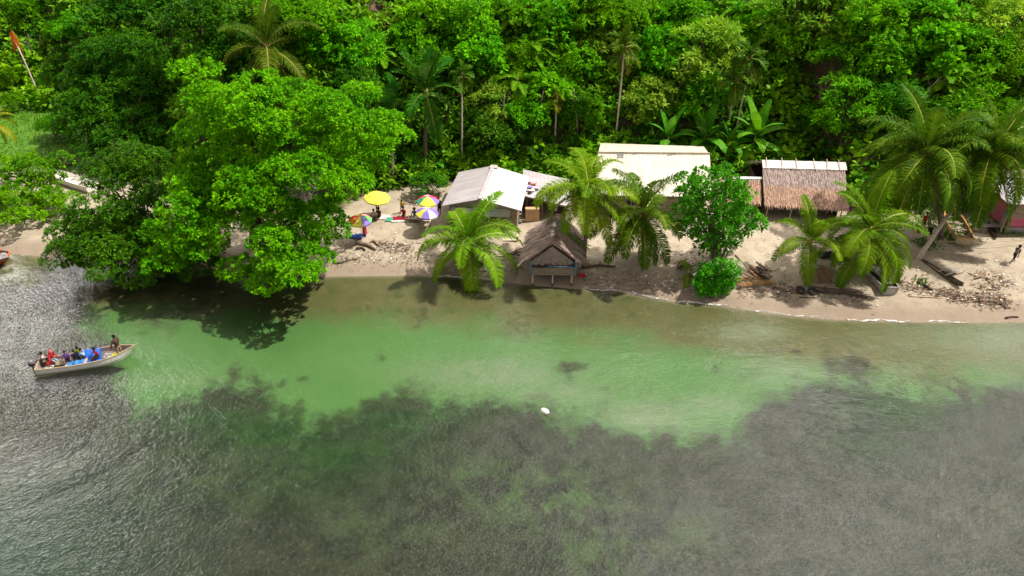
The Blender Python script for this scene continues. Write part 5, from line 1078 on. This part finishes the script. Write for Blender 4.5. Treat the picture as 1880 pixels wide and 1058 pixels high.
a, b = GF(1829, 441), GF(1812, 414); boat('dugout_canoe', 'small dark dugout canoe beside the grey plank bench', 'canoe', a, math.atan2(b.y - a.y, b.x - a.x), (a - b).length, .45, .36, M['drift_dark'], M['board_dark'], M['drift_dark'], double=True, rail=.02, bow=.05, sheer=.1)
# ------------------------------------------------------------------ umbrellas, stalls and people on the beach
def umbrella(label, base, dia, h_, cols, tilt=(0, 0), rz=0.0):
    h = thing('beach_umbrella', label, 'umbrella', base, rz, 'beach umbrellas'); h.rotation_euler = (tilt[0], tilt[1], rz); mb = MB(); n = 8; rad = dia / 2
    for k in range(n):
        a0, a1 = 2 * math.pi * k / n, 2 * math.pi * (k + 1) / n; am = (a0 + a1) / 2; c = lambda r_, z_, a_: (r_ * math.cos(a_), r_ * math.sin(a_), h_ + z_)
        vs = [c(0, .46, 0), c(rad * .5, .36, a0), c(rad * .47, .335, am), c(rad * .5, .36, a1), c(rad, .02, a0), c(rad * .93, .0, am), c(rad, .02, a1), c(rad, -.10, a0), c(rad * .93, -.12, am), c(rad, -.10, a1)]
        mb.add(vs, [(0, 1, 2), (0, 2, 3), (1, 4, 5, 2), (2, 5, 6, 3), (4, 7, 8, 5), (5, 8, 9, 6)], k % len(cols))
    mb.build('canopy', [clothm(x_, (0, 0, 0)) for x_ in cols], h); MB().tube([(0, 0, -.25), (0, 0, h_ + .56)], .022, 7).build('pole', M['bamboo'], h)
    for k in range(n):
        a0 = 2 * math.pi * k / n; MB().tube([(rad * .98 * math.cos(a0), rad * .98 * math.sin(a0), h_), (rad * .5 * math.cos(a0), rad * .5 * math.sin(a0), h_ + .335), (0, 0, h_ + .43)], .008, 4).build('rib', M['steel'], h)
    return h
umbrella('plain yellow beach umbrella half hidden by the shade tree', GF(692, 398), 2.45, 1.95, ['lemon'], (.12, .10), .2)
umbrella('rainbow umbrella over the woman in coral, nearest the water', GF(665, 441), 2.1, 1.95, ['pink', 'orange', 'lemon', 'red', 'orange', 'lemon', 'violet', 'grass'], (.10, 0), .42)
umbrella('rainbow umbrella behind the violet and yellow one', GF(786, 405), 2.1, 1.95, ['red', 'pink', 'white', 'red', 'green', 'lemon', 'lemon', 'violet'], (.06, .05), .1)
umbrella('violet, white and yellow umbrella beside the short palm', GF(784, 427), 2.1, 1.95, ['violet', 'lemon', 'white', 'violet', 'lemon', 'violet', 'white', 'violet'], (.10, .06), .3)
BG = 'people on the beach'
person('woman in a coral dress standing under the nearest rainbow umbrella', GF(671, 434), R(150), STAND, 'coral', None, 'coral', group=BG)
person('child in a yellow shirt walking across the sand between the umbrellas', GF(739, 391), R(200), WALK, 'yellow', 'brown', s=.82, group=BG)
person('person in purple sitting behind the low market table', GF(762, 400), R(180), SIT, 'purple', 'black', afro=1.25, group=BG)
person('person in dark red sitting behind the red cloths', GF(742, 397), R(170), SIT, 'crimson', 'brown', group=BG)
person('person with dark hair sitting behind the white mat', GF(697, 399), R(165), SIT, 'brown', 'black', afro=1.2, group=BG)
person('person in white sitting left of the white mat', GF(688, 402), R(175), SIT, 'pinkwhite', 'grey', group=BG)
person('person in dark shorts standing under the yellow umbrella', GF(694, 390), R(190), STAND, 'black', 'brown', group=BG)
person('dark clothed person standing at the corner of the white roofed house', GF(807, 394), R(160), STAND, 'black', 'navy', group=BG)
person('man striding with a pole over his shoulder at the right end of the beach', GF(1857, 484), R(-68), dict(WALK, arms=((40, 10, 75), (-20, 8, 20))), 'grey', 'black', group=BG)
person('person in a red top behind the clothes line under the palms', GF(1692, 424), R(185), STAND, 'red', 'black', group=BG)
e = GF(1857, 484); one('carrying_pole', MB().tube([e + Vector((-.1, -.2, 1.2)), e + Vector((1.0, .6, 2.0))], .025, 6), M['stick'], 'thin pole carried over the shoulder of the striding man', 'pole')
def mat(name, label, cat, px, py, w, d, m, rz=0.0, th=.025, jit=.012, extra=None):
    q = GF(px, py); return one(name, MB().sheet((-w / 2, d / 2, .05), (w / 2, d / 2, .05), (w / 2, -d / 2, .05), (-w / 2, -d / 2, .05), 6, 4, th, jit=jit), m, label, cat, q, rz)
pr = plain('printed white mat', (.76, .74, .71), (.62, .34, .34), .8, 2.2)
mat('sales_mat', 'white printed mat with small goods on the sand', 'mat', 706, 400, 1.6, 1.0, pr, -.12); mat('sales_mat', 'green mat on the sand right of the white printed one', 'mat', 718, 404, .95, .75, clothm('green', (0, 0, 0)), -.1)
mat('sales_cloth', 'dark red cloth spread in front of the seated person in dark red', 'cloth', 737, 402, 1.5, .7, clothm('crimson', (0, 0, 0)), .1, .06, .04); mat('sales_cloth', 'white and red cloth between the red cloth and the table', 'cloth', 750, 403, 1.0, .7, pr, .2, .05, .03); mat('sales_cloth', 'narrow white cloth in front of the red cloths', 'cloth', 735, 407, 1.6, .35, clothm('white', (0, 0, 0)), .05, .03, .02)
mat('blue_tarpaulin', 'blue tarpaulin lying on the sand beside the shade tree', 'tarpaulin', 653, 434, 1.5, .95, clothm('royal', (0, 0, 0)), -.25, .04, .05); mat('ground_panel', 'pale square panel lying on the sand before the annex', 'panel', 937, 437, 1.35, 1.2, M['cream'], .02, .04, .0)
def table(label, px, py, w, d, h_, goods, rz=0.0):
    q = GF(px, py); t = thing('market_table', label, 'table', q, rz); MB().box((0, 0, h_), (w, d, .05)).build('table_top', M['cream'], t)
    for sx in (-1, 1):
        for sy in (-1, 1): MB().tube([(sx * (w / 2 - .06), sy * (d / 2 - .06), -.05), (sx * (w / 2 - .06), sy * (d / 2 - .06), h_)], .03, 6).build('leg', M['board'], t)
    for k in range(goods):
        c = ['khaki', 'purple', 'green', 'white', 'crimson', 'grey'][k % 6]; gx_, gy2 = (-w * .42 + w * .84 * (k % 6) / 5), (-d * .3 + d * .3 * (k // 6)); wv = [('row nearest the edge', 'middle row', 'back row')[min(2, k // 6)], ('leftmost', 'second', 'third', 'fourth', 'fifth', 'rightmost')[k % 6]]
        mb_ = MB().lathe([(.01, .0), (.07, 0), (.085, .05), (.05, .10), (.01, .11)], 8); p_ = q + Matrix.Rotation(rz, 3, 'Z') @ Vector((gx_, gy2, h_ + .027)); one('ware', mb_, clothm(c, (0, 0, 0)), f'small {c} ware, {wv[1]} of the {wv[0]} on the {"low" if h_ < .4 else "tall"} market table', 'ware', p_, 0, 'wares on the market tables')
table('low market table with wares before the person in purple', 762, 406, 1.55, .7, .30, 12, -.08); table('tall small table under the violet and yellow umbrella', 783, 419, .8, .6, .62, 6, -.1)
# ------------------------------------------------------------------ driftwood, timber and things left on the beach
def log(label, a_, b_, r, m='drift', name='driftwood_log', group='driftwood logs on the beach', crook=.15, branch=0):
    a, b = GF(*a_), GF(*b_); d_ = b - a; sdv = Vector((-d_.y, d_.x, 0)).normalized(); pts = [a + d_ * t + sdv * math.sin(t * 5 + a.x) * crook + Vector((0, 0, r * .75)) for t in (0, .15, .35, .55, .75, .9, 1)]; mb = MB().tube(pts, [r * .9, r * 1.05, r, r * .92, r * .8, r * .7, r * .45], 9)
    for k in range(branch):
        p_ = pts[1 + k * 2 % 5]; mb.tube([p_, p_ + sdv * random.choice((-1, 1)) * .35 + Vector((0, 0, .2)), p_ + sdv * random.choice((-1, 1)) * .6 + d_.normalized() * .3 + Vector((0, 0, .3))], [r * .5, r * .35, r * .12], 6)
    for v_ in range(len(mb.v)):
        x_, y_, z_ = mb.v[v_]; k_ = .12 * r; mb.v[v_] = (x_ + random.uniform(-k_, k_), y_ + random.uniform(-k_, k_), z_ + random.uniform(-k_, k_))
    return one(name, mb, M[m], label, 'log', group=group, smooth=True)
log('thick grey log below the nearest rainbow umbrella', (655, 447), (692, 460), .17, 'drift', branch=2); log('short log on the debris right of the thick grey log', (682, 446), (699, 451), .13); log('thin bleached pole right of the thick grey log', (728, 447), (752, 453), .05); log('thin dark branch at the waterline beside the shade tree', (615, 484), (656, 479), .07, 'drift_dark', branch=2); log('short stump left of the thick grey log', (655, 458), (672, 461), .13, 'drift_dark')
log('root stump at the foot of the short coconut palm', (868, 489), (905, 480), .24, 'drift_dark', branch=3); log('reddish fallen stump left of the short palm trunk', (835, 482), (858, 478), .2, 'stick', branch=2); log('long dark log on the sand right of the stilt hut', (1068, 494), (1130, 490), .12, 'drift_dark', branch=2); log('pale stick leaning over the sand right of the stilt hut', (1090, 488), (1060, 470), .04, 'bamboo')
log('long grey log at the top of the wash line under the young palm', (1475, 524), (1585, 540), .15, 'drift', crook=.06); log('dark rotten log below the long grey log', (1500, 535), (1592, 548), .17, 'drift_dark', branch=1); log('thin grey log left of the two tyres', (1412, 528), (1462, 534), .08, 'drift', crook=.08); log('pale curved branch standing by the firewood heap', (1404, 508), (1428, 484), .07, 'bamboo', crook=.3); log('short brown stick on the wet sand', (1466, 548), (1497, 549), .05, 'drift_dark', crook=.02)
log('pale straight pole on the wet sand before the grey dinghy', (1668, 546), (1730, 548), .05, 'bamboo', crook=.02); log('thick log at the head of the right debris heap', (1684, 522), (1712, 534), .14, 'drift_dark', branch=2); log('pale plank like log on the right debris heap', (1760, 540), (1784, 537), .06, 'bamboo', crook=.02); log('small dark branch at the right end of the debris', (1836, 560), (1848, 568), .07, 'drift_dark', branch=2); log('thick driftwood root across the right debris heap', (1795, 552), (1832, 560), .12, 'drift', branch=3); log('dark seaweed covered branch in the shallow water at the right edge', (1845, 585), (1868, 584), .08, 'drift_dark', crook=.05); log('slanting weathered post beside the round shrub', (1350, 470), (1383, 508), .07, 'drift', crook=.02)
log('pale leaning pole between the grey dinghy and the canoe', (1675, 525), (1698, 502), .05, 'bamboo', crook=.03)
def pole(label, pts, r=.03):
    one('bamboo_pole', MB().tube(pts, r, 6), M['bamboo'], label, 'pole', group='bamboo poles under the right palms')
z1_ = lambda px, py, h_: ground(P(px, py, 1.45), h_)
pole('long bamboo rail in front of the ochre rimmed boat', [z1_(1722, 446, .55), z1_(1800, 450, .5), z1_(1905, 446, .75)]); pole('shorter bamboo rail behind the striding man', [z1_(1834, 444, .35), z1_(1915, 447, .6)]); pole('bamboo post at the left end of the long rail', [z1_(1718, 452, -.1), z1_(1724, 450, .9)])
pole('white pole of the clothes line under the palms', [z1_(1664, 430, 1.1), z1_(1742, 432, .9)]); pole('post of the clothes line at its left end', [z1_(1664, 430, -.1), z1_(1664, 430, 1.2)]); pole('post of the clothes line at its right end', [z1_(1741, 432, -.1), z1_(1741, 432, 1.0)])
for k, (px, c_, t_) in enumerate(((1668, 'white', 'white cloth at the left end of the clothes line'), (1675, 'pinkwhite', 'pinkish cloth second on the clothes line'), (1684, 'crimson', 'dark red cloth in the middle of the clothes line'), (1705, 'black', 'black cloth at the right of the clothes line'))):
    q = z1_(px, 430, 1.06); one('hanging_cloth', MB().sheet((-.22, 0, 0), (.22, 0, 0), (.2, -.05, -.75), (-.2, -.04, -.7), 5, 5, .02, .03, .2), clothm(c_, (0, 0, 0)), t_, 'cloth', q + Vector((0, -.05, 0)), .05, 'washing on the line')
q = GF(1812, 425); t = thing('plank_bench', 'long grey plank bench across the dark dugout canoe', 'bench', q, -.03)
for k in (-1, 0, 1): MB().box((0, k * .2, .55), (3.4, .18, .05)).build('plank', M['board_grey'], t)
for k in (-1, 1): MB().box((k * 1.4, 0, .26), (.12, .5, .52)).build('leg', M['board'], t)
def pile(name, label, px, py, n, L, r, spread_, ang_, m, h_=.3, cat='wood pile', jit=.3, extra=()):
    q = GF(px, py); t = thing(name, label, cat, q)
    for k in range(n):
        a = R(ang_) + random.gauss(0, jit); c = Vector((random.gauss(0, spread_ * .5), random.gauss(0, spread_ * .32), .05 + h_ * random.random() * max(.1, 1 - k / n * .3))); l_ = L * random.uniform(.5, 1.15); d_ = Vector((math.cos(a), math.sin(a), random.uniform(-.12, .12))) * l_ / 2
        MB().tube([c - d_, c + Vector((0, 0, random.uniform(-.03, .05))), c + d_], [r * random.uniform(.7, 1.2), r, r * random.uniform(.5, 1)], 6).build('stick', M[random.choice(m)], t)
    return t
pile('firewood_pile', 'heap of split firewood between the round shrub and the young palm', 1392, 503, 34, 1.1, .08, 1.1, 120, ('drift', 'stick', 'litter_pale', 'drift_dark'), .55)
pile('brushwood_pile', 'small brushwood heap on the open sand before the long shelter', 1446, 463, 14, .9, .035, .7, 20, ('drift', 'stick'), .15, jit=.8)
pile('driftwood_raft', 'flat heap of broken timber right of the outrigger canoe', 1801, 509, 16, 1.2, .05, .9, 30, ('drift', 'litter_pale', 'bamboo', 'stick'), .12, jit=.7)
pile('branch_pile', 'dark tangle of branches at the edge of the lawn', 115, 303, 30, 1.7, .06, 1.3, 10, ('drift_dark', 'drift_dark', 'drift'), .5, jit=.6)
pile('branch_pile', 'dead branches piled under the rosette leaved tree', 1256, 494, 18, 1.3, .05, .8, 60, ('drift_dark', 'litter'), .5, jit=.5)
pile('branch_pile', 'brown branches heaped at the left of the stilt hut', 944, 474, 16, 1.3, .045, .9, 20, ('drift_dark', 'litter'), .4, jit=.5)
q0 = GF(1498, 512); t = thing('cut_pole_rack', 'sloping rack of cut red brown poles beside the young palm', 'pole rack', q0)
for k in range(22):
    x_ = -.95 + 1.9 * k / 21; MB().tube([(x_ + .28 + random.uniform(-.06, .06), -.55 - random.uniform(0, .25), .04), (x_ - .12 + random.uniform(-.05, .05), .85, .62 + random.uniform(-.04, .04))], .032, 6).build('pole', M[random.choice(('stick', 'stick', 'litter', 'drift'))], t)
MB().tube([(-1.1, .7, .52), (1.0, .75, .52)], .04, 6).build('crossbar', M['drift'], t)
for sx in (-1.05, .95): MB().tube([(sx, .72, -.1), (sx, .72, .58)], .05, 6).build('leg', M['drift'], t)
one('tin_sheet', MB().sheet((-.55, .25, .05), (.55, .3, .05), (.5, -.25, .0), (-.5, -.25, .0), 8, 2, .02, .012, .15), M['tin'], 'pale tin sheet on top of the pole rack', 'tin sheet', q0 + Vector((-.25, .75, .70)))
one('dark_bundle', MB().sheet((-.5, .3, .35), (.5, .25, .4), (.55, -.3, .15), (-.5, -.3, .1), 7, 5, .3, .05, .4, -.1, .05), M['black'], 'black crumpled bundle behind the pole rack', 'bundle', GF(1515, 472))
for px, py, lab in ((1470, 536, 'left of two black tyres on the wash line'), (1491, 539, 'right of two black tyres on the wash line')):
    q = GF(px, py); mb = MB(); R0, r0 = .29, .12; n1_, n2_ = 20, 8; vs = [(math.cos(a) * (R0 + r0 * math.cos(b)), math.sin(a) * (R0 + r0 * math.cos(b)), r0 * math.sin(b) * .9) for a in [2 * math.pi * i / n1_ for i in range(n1_)] for b in [2 * math.pi * j / n2_ for j in range(n2_)]]
    mb.add(vs, [(i * n2_ + j, ((i + 1) % n1_) * n2_ + j, ((i + 1) % n1_) * n2_ + (j + 1) % n2_, i * n2_ + (j + 1) % n2_) for i in range(n1_) for j in range(n2_)]); o = one('tyre', mb, M['black'], lab, 'tyre', q + Vector((0, 0, .12)), 0, 'tyres on the beach', True); o.rotation_euler = (.5, 0, random.random())
one('red_bag', MB().sheet((-.3, .2, .1), (.3, .2, .1), (.3, -.2, .06), (-.3, -.2, .06), 6, 4, .06, .02, .2, -.03, .03), clothm('red', (0, 0, 0)), 'crumpled red and white bag right of the stilt hut', 'bag', GF(1068, 507))
for px, py, lab in ((1342, 440, 'white plastic chair partly hidden by the rosette leaved tree'), (1340, 468, 'white plastic chair right of the tree trunk')):
    q = GF(px, py); t = thing('plastic_chair', lab, 'chair', q, random.uniform(2.5, 3.6), 'plastic chairs'); MB().sheet((-.21, .2, .43), (.21, .2, .43), (.23, -.2, .45), (-.23, -.2, .45), 4, 4, .025, sag=.02).build('seat', M['hull_white'], t); MB().sheet((-.2, .30, .88), (.2, .30, .88), (.21, .2, .44), (-.21, .2, .44), 6, 2, .02).build('backrest', M['hull_white'], t)
    for sx in (-1, 1):
        for sy in (-1, 1): MB().tube([(sx * .23, sy * .22, -.02), (sx * .2, sy * .18, .43)], .022, 6).build('leg', M['hull_white'], t)
q = P(1001, 758, .0); t = thing('float_jug', 'white plastic jug floating as a mooring buoy', 'buoy', q, .7); bm_ = MB().lathe([(.01, -.3), (.17, -.28), (.2, -.2), (.2, .1), (.13, .24), (.06, .3), (.01, .31)], 14); rm = Matrix.Rotation(R(78), 3, 'X'); bm_.v = [tuple(rm @ Vector(v_) + Vector((0, 0, .07))) for v_ in bm_.v]; bm_.build('jug', M['hull_white'], t, True); MB().lathe([(.05, 0), (.05, .06), (.01, .065)], 10, (0, 0, 0)).build('cap', clothm('grey', (0, 0, 0)), t).matrix_local = Matrix.Translation((0, -.31, .135)) @ Matrix.Rotation(R(78), 4, 'X')
one('dead_palm_leaf', MB().add([tuple(v_) for v_ in leaves(np.repeat(np.array([[0, 0, .1]]), 90, 0) + np.stack([np.linspace(-1.6, 1.3, 90), .2 * np.sin(np.linspace(0, 3, 90)), np.zeros(90)], 1), unit(np.stack([np.full(90, .5), np.tile([-1., 1.], 45), np.full(90, .05)], 1)), np.tile(np.array([[0, 0, 1.]]), (90, 1)), .85, .06)], [tuple(r_) for r_ in quads(np.zeros((360, 3))).tolist()]), M['dead_frond'], 'fallen russet palm leaf in front of the firewood heap', 'palm leaf', GF(1385, 521) + Vector((0, 0, .1)), .12)
one('dead_palm_leaf', MB().add([tuple(v_) for v_ in leaves(np.repeat(np.array([[0, 0, .02]]), 80, 0) + np.stack([np.linspace(-1.1, 1.1, 80), np.zeros(80), np.linspace(.5, -.75, 80) * .95], 1), unit(np.stack([np.full(80, .6), np.tile([-1., 1.], 40), np.full(80, -.4)], 1)), np.tile(np.array([[.5, 0, .8]]), (80, 1)), .6, .06)], [tuple(r_) for r_ in quads(np.zeros((320, 3))).tolist()]), M['frond_mid'], 'green palm leaf fallen on the right slope of the stilt hut roof', 'palm leaf', PY(1056, 436, 50.9) + Vector((0, 0, .0)), -.25)
# loose litter along the wash line
g = np.random.default_rng(77); bx, by, LL = [], [], []
for (a, b, c, d_, n_, sp, l_) in ((610, 470, 800, 478, 330, .55, .22), (690, 452, 760, 460, 260, .5, .3), (600, 482, 660, 478, 60, .3, .3), (890, 495, 960, 488, 130, .5, .25), (1060, 500, 1250, 520, 260, .7, .25), (1340, 525, 1460, 535, 420, .6, .34), (1440, 540, 1600, 552, 240, .5, .25), (1640, 520, 1760, 545, 420, .5, .3), (1740, 545, 1850, 556, 620, .5, .3), (1800, 535, 1850, 515, 260, .55, .28), (1250, 470, 1330, 490, 120, .9, .25), (1400, 460, 1600, 500, 420, 1.8, .17), (620, 445, 1000, 470, 420, 1.8, .15), (1650, 460, 1880, 520, 480, 2.0, .16), (1000, 440, 1200, 470, 400, 2.2, .16), (1190, 530, 1330, 545, 90, .4, .2), (1060, 515, 1240, 535, 160, .5, .22), (960, 420, 1090, 430, 60, 1.2, .2)):
    p0, p1 = GF(a, b), GF(c, d_); t = g.uniform(size=n_); bx += list(p0.x + (p1.x - p0.x) * t + g.normal(size=n_) * sp * .4); by += list(p0.y + (p1.y - p0.y) * t + g.normal(size=n_) * sp); LL += list(l_ * g.uniform(.4, 1.7, n_))
bx, by, LL = np.array(bx), np.array(by), np.array(LL); c = np.stack([bx, by, H(bx, by) + .03 + .05 * g.random(len(bx))], 1); d_ = unit(np.stack([g.normal(size=len(bx)), g.normal(size=len(bx)) * .6, g.normal(size=len(bx)) * .12], 1)); v = leaves(c, d_, unit(np.array([0, 0, 1.]) + g.normal(size=c.shape) * .35), LL, np.maximum(.04, LL * .22), .0)
tag(link('beach_litter', npmesh('beach_litter', v, quads(v), g.integers(0, 3, len(bx))), [M['litter'], M['litter_pale'], M['drift_dark']]), kind='stuff')
k = g.random(len(bx)) < .03; c2 = c[k] + np.array([0, 0, .03]); v = leaves(c2, d_[k], np.tile(np.array([[0, 0, 1.]]), (k.sum(), 1)), .22, .14, .0)
tag(link('plastic_litter', npmesh('plastic_litter', v, quads(v)), M['hull_white']), kind='stuff')
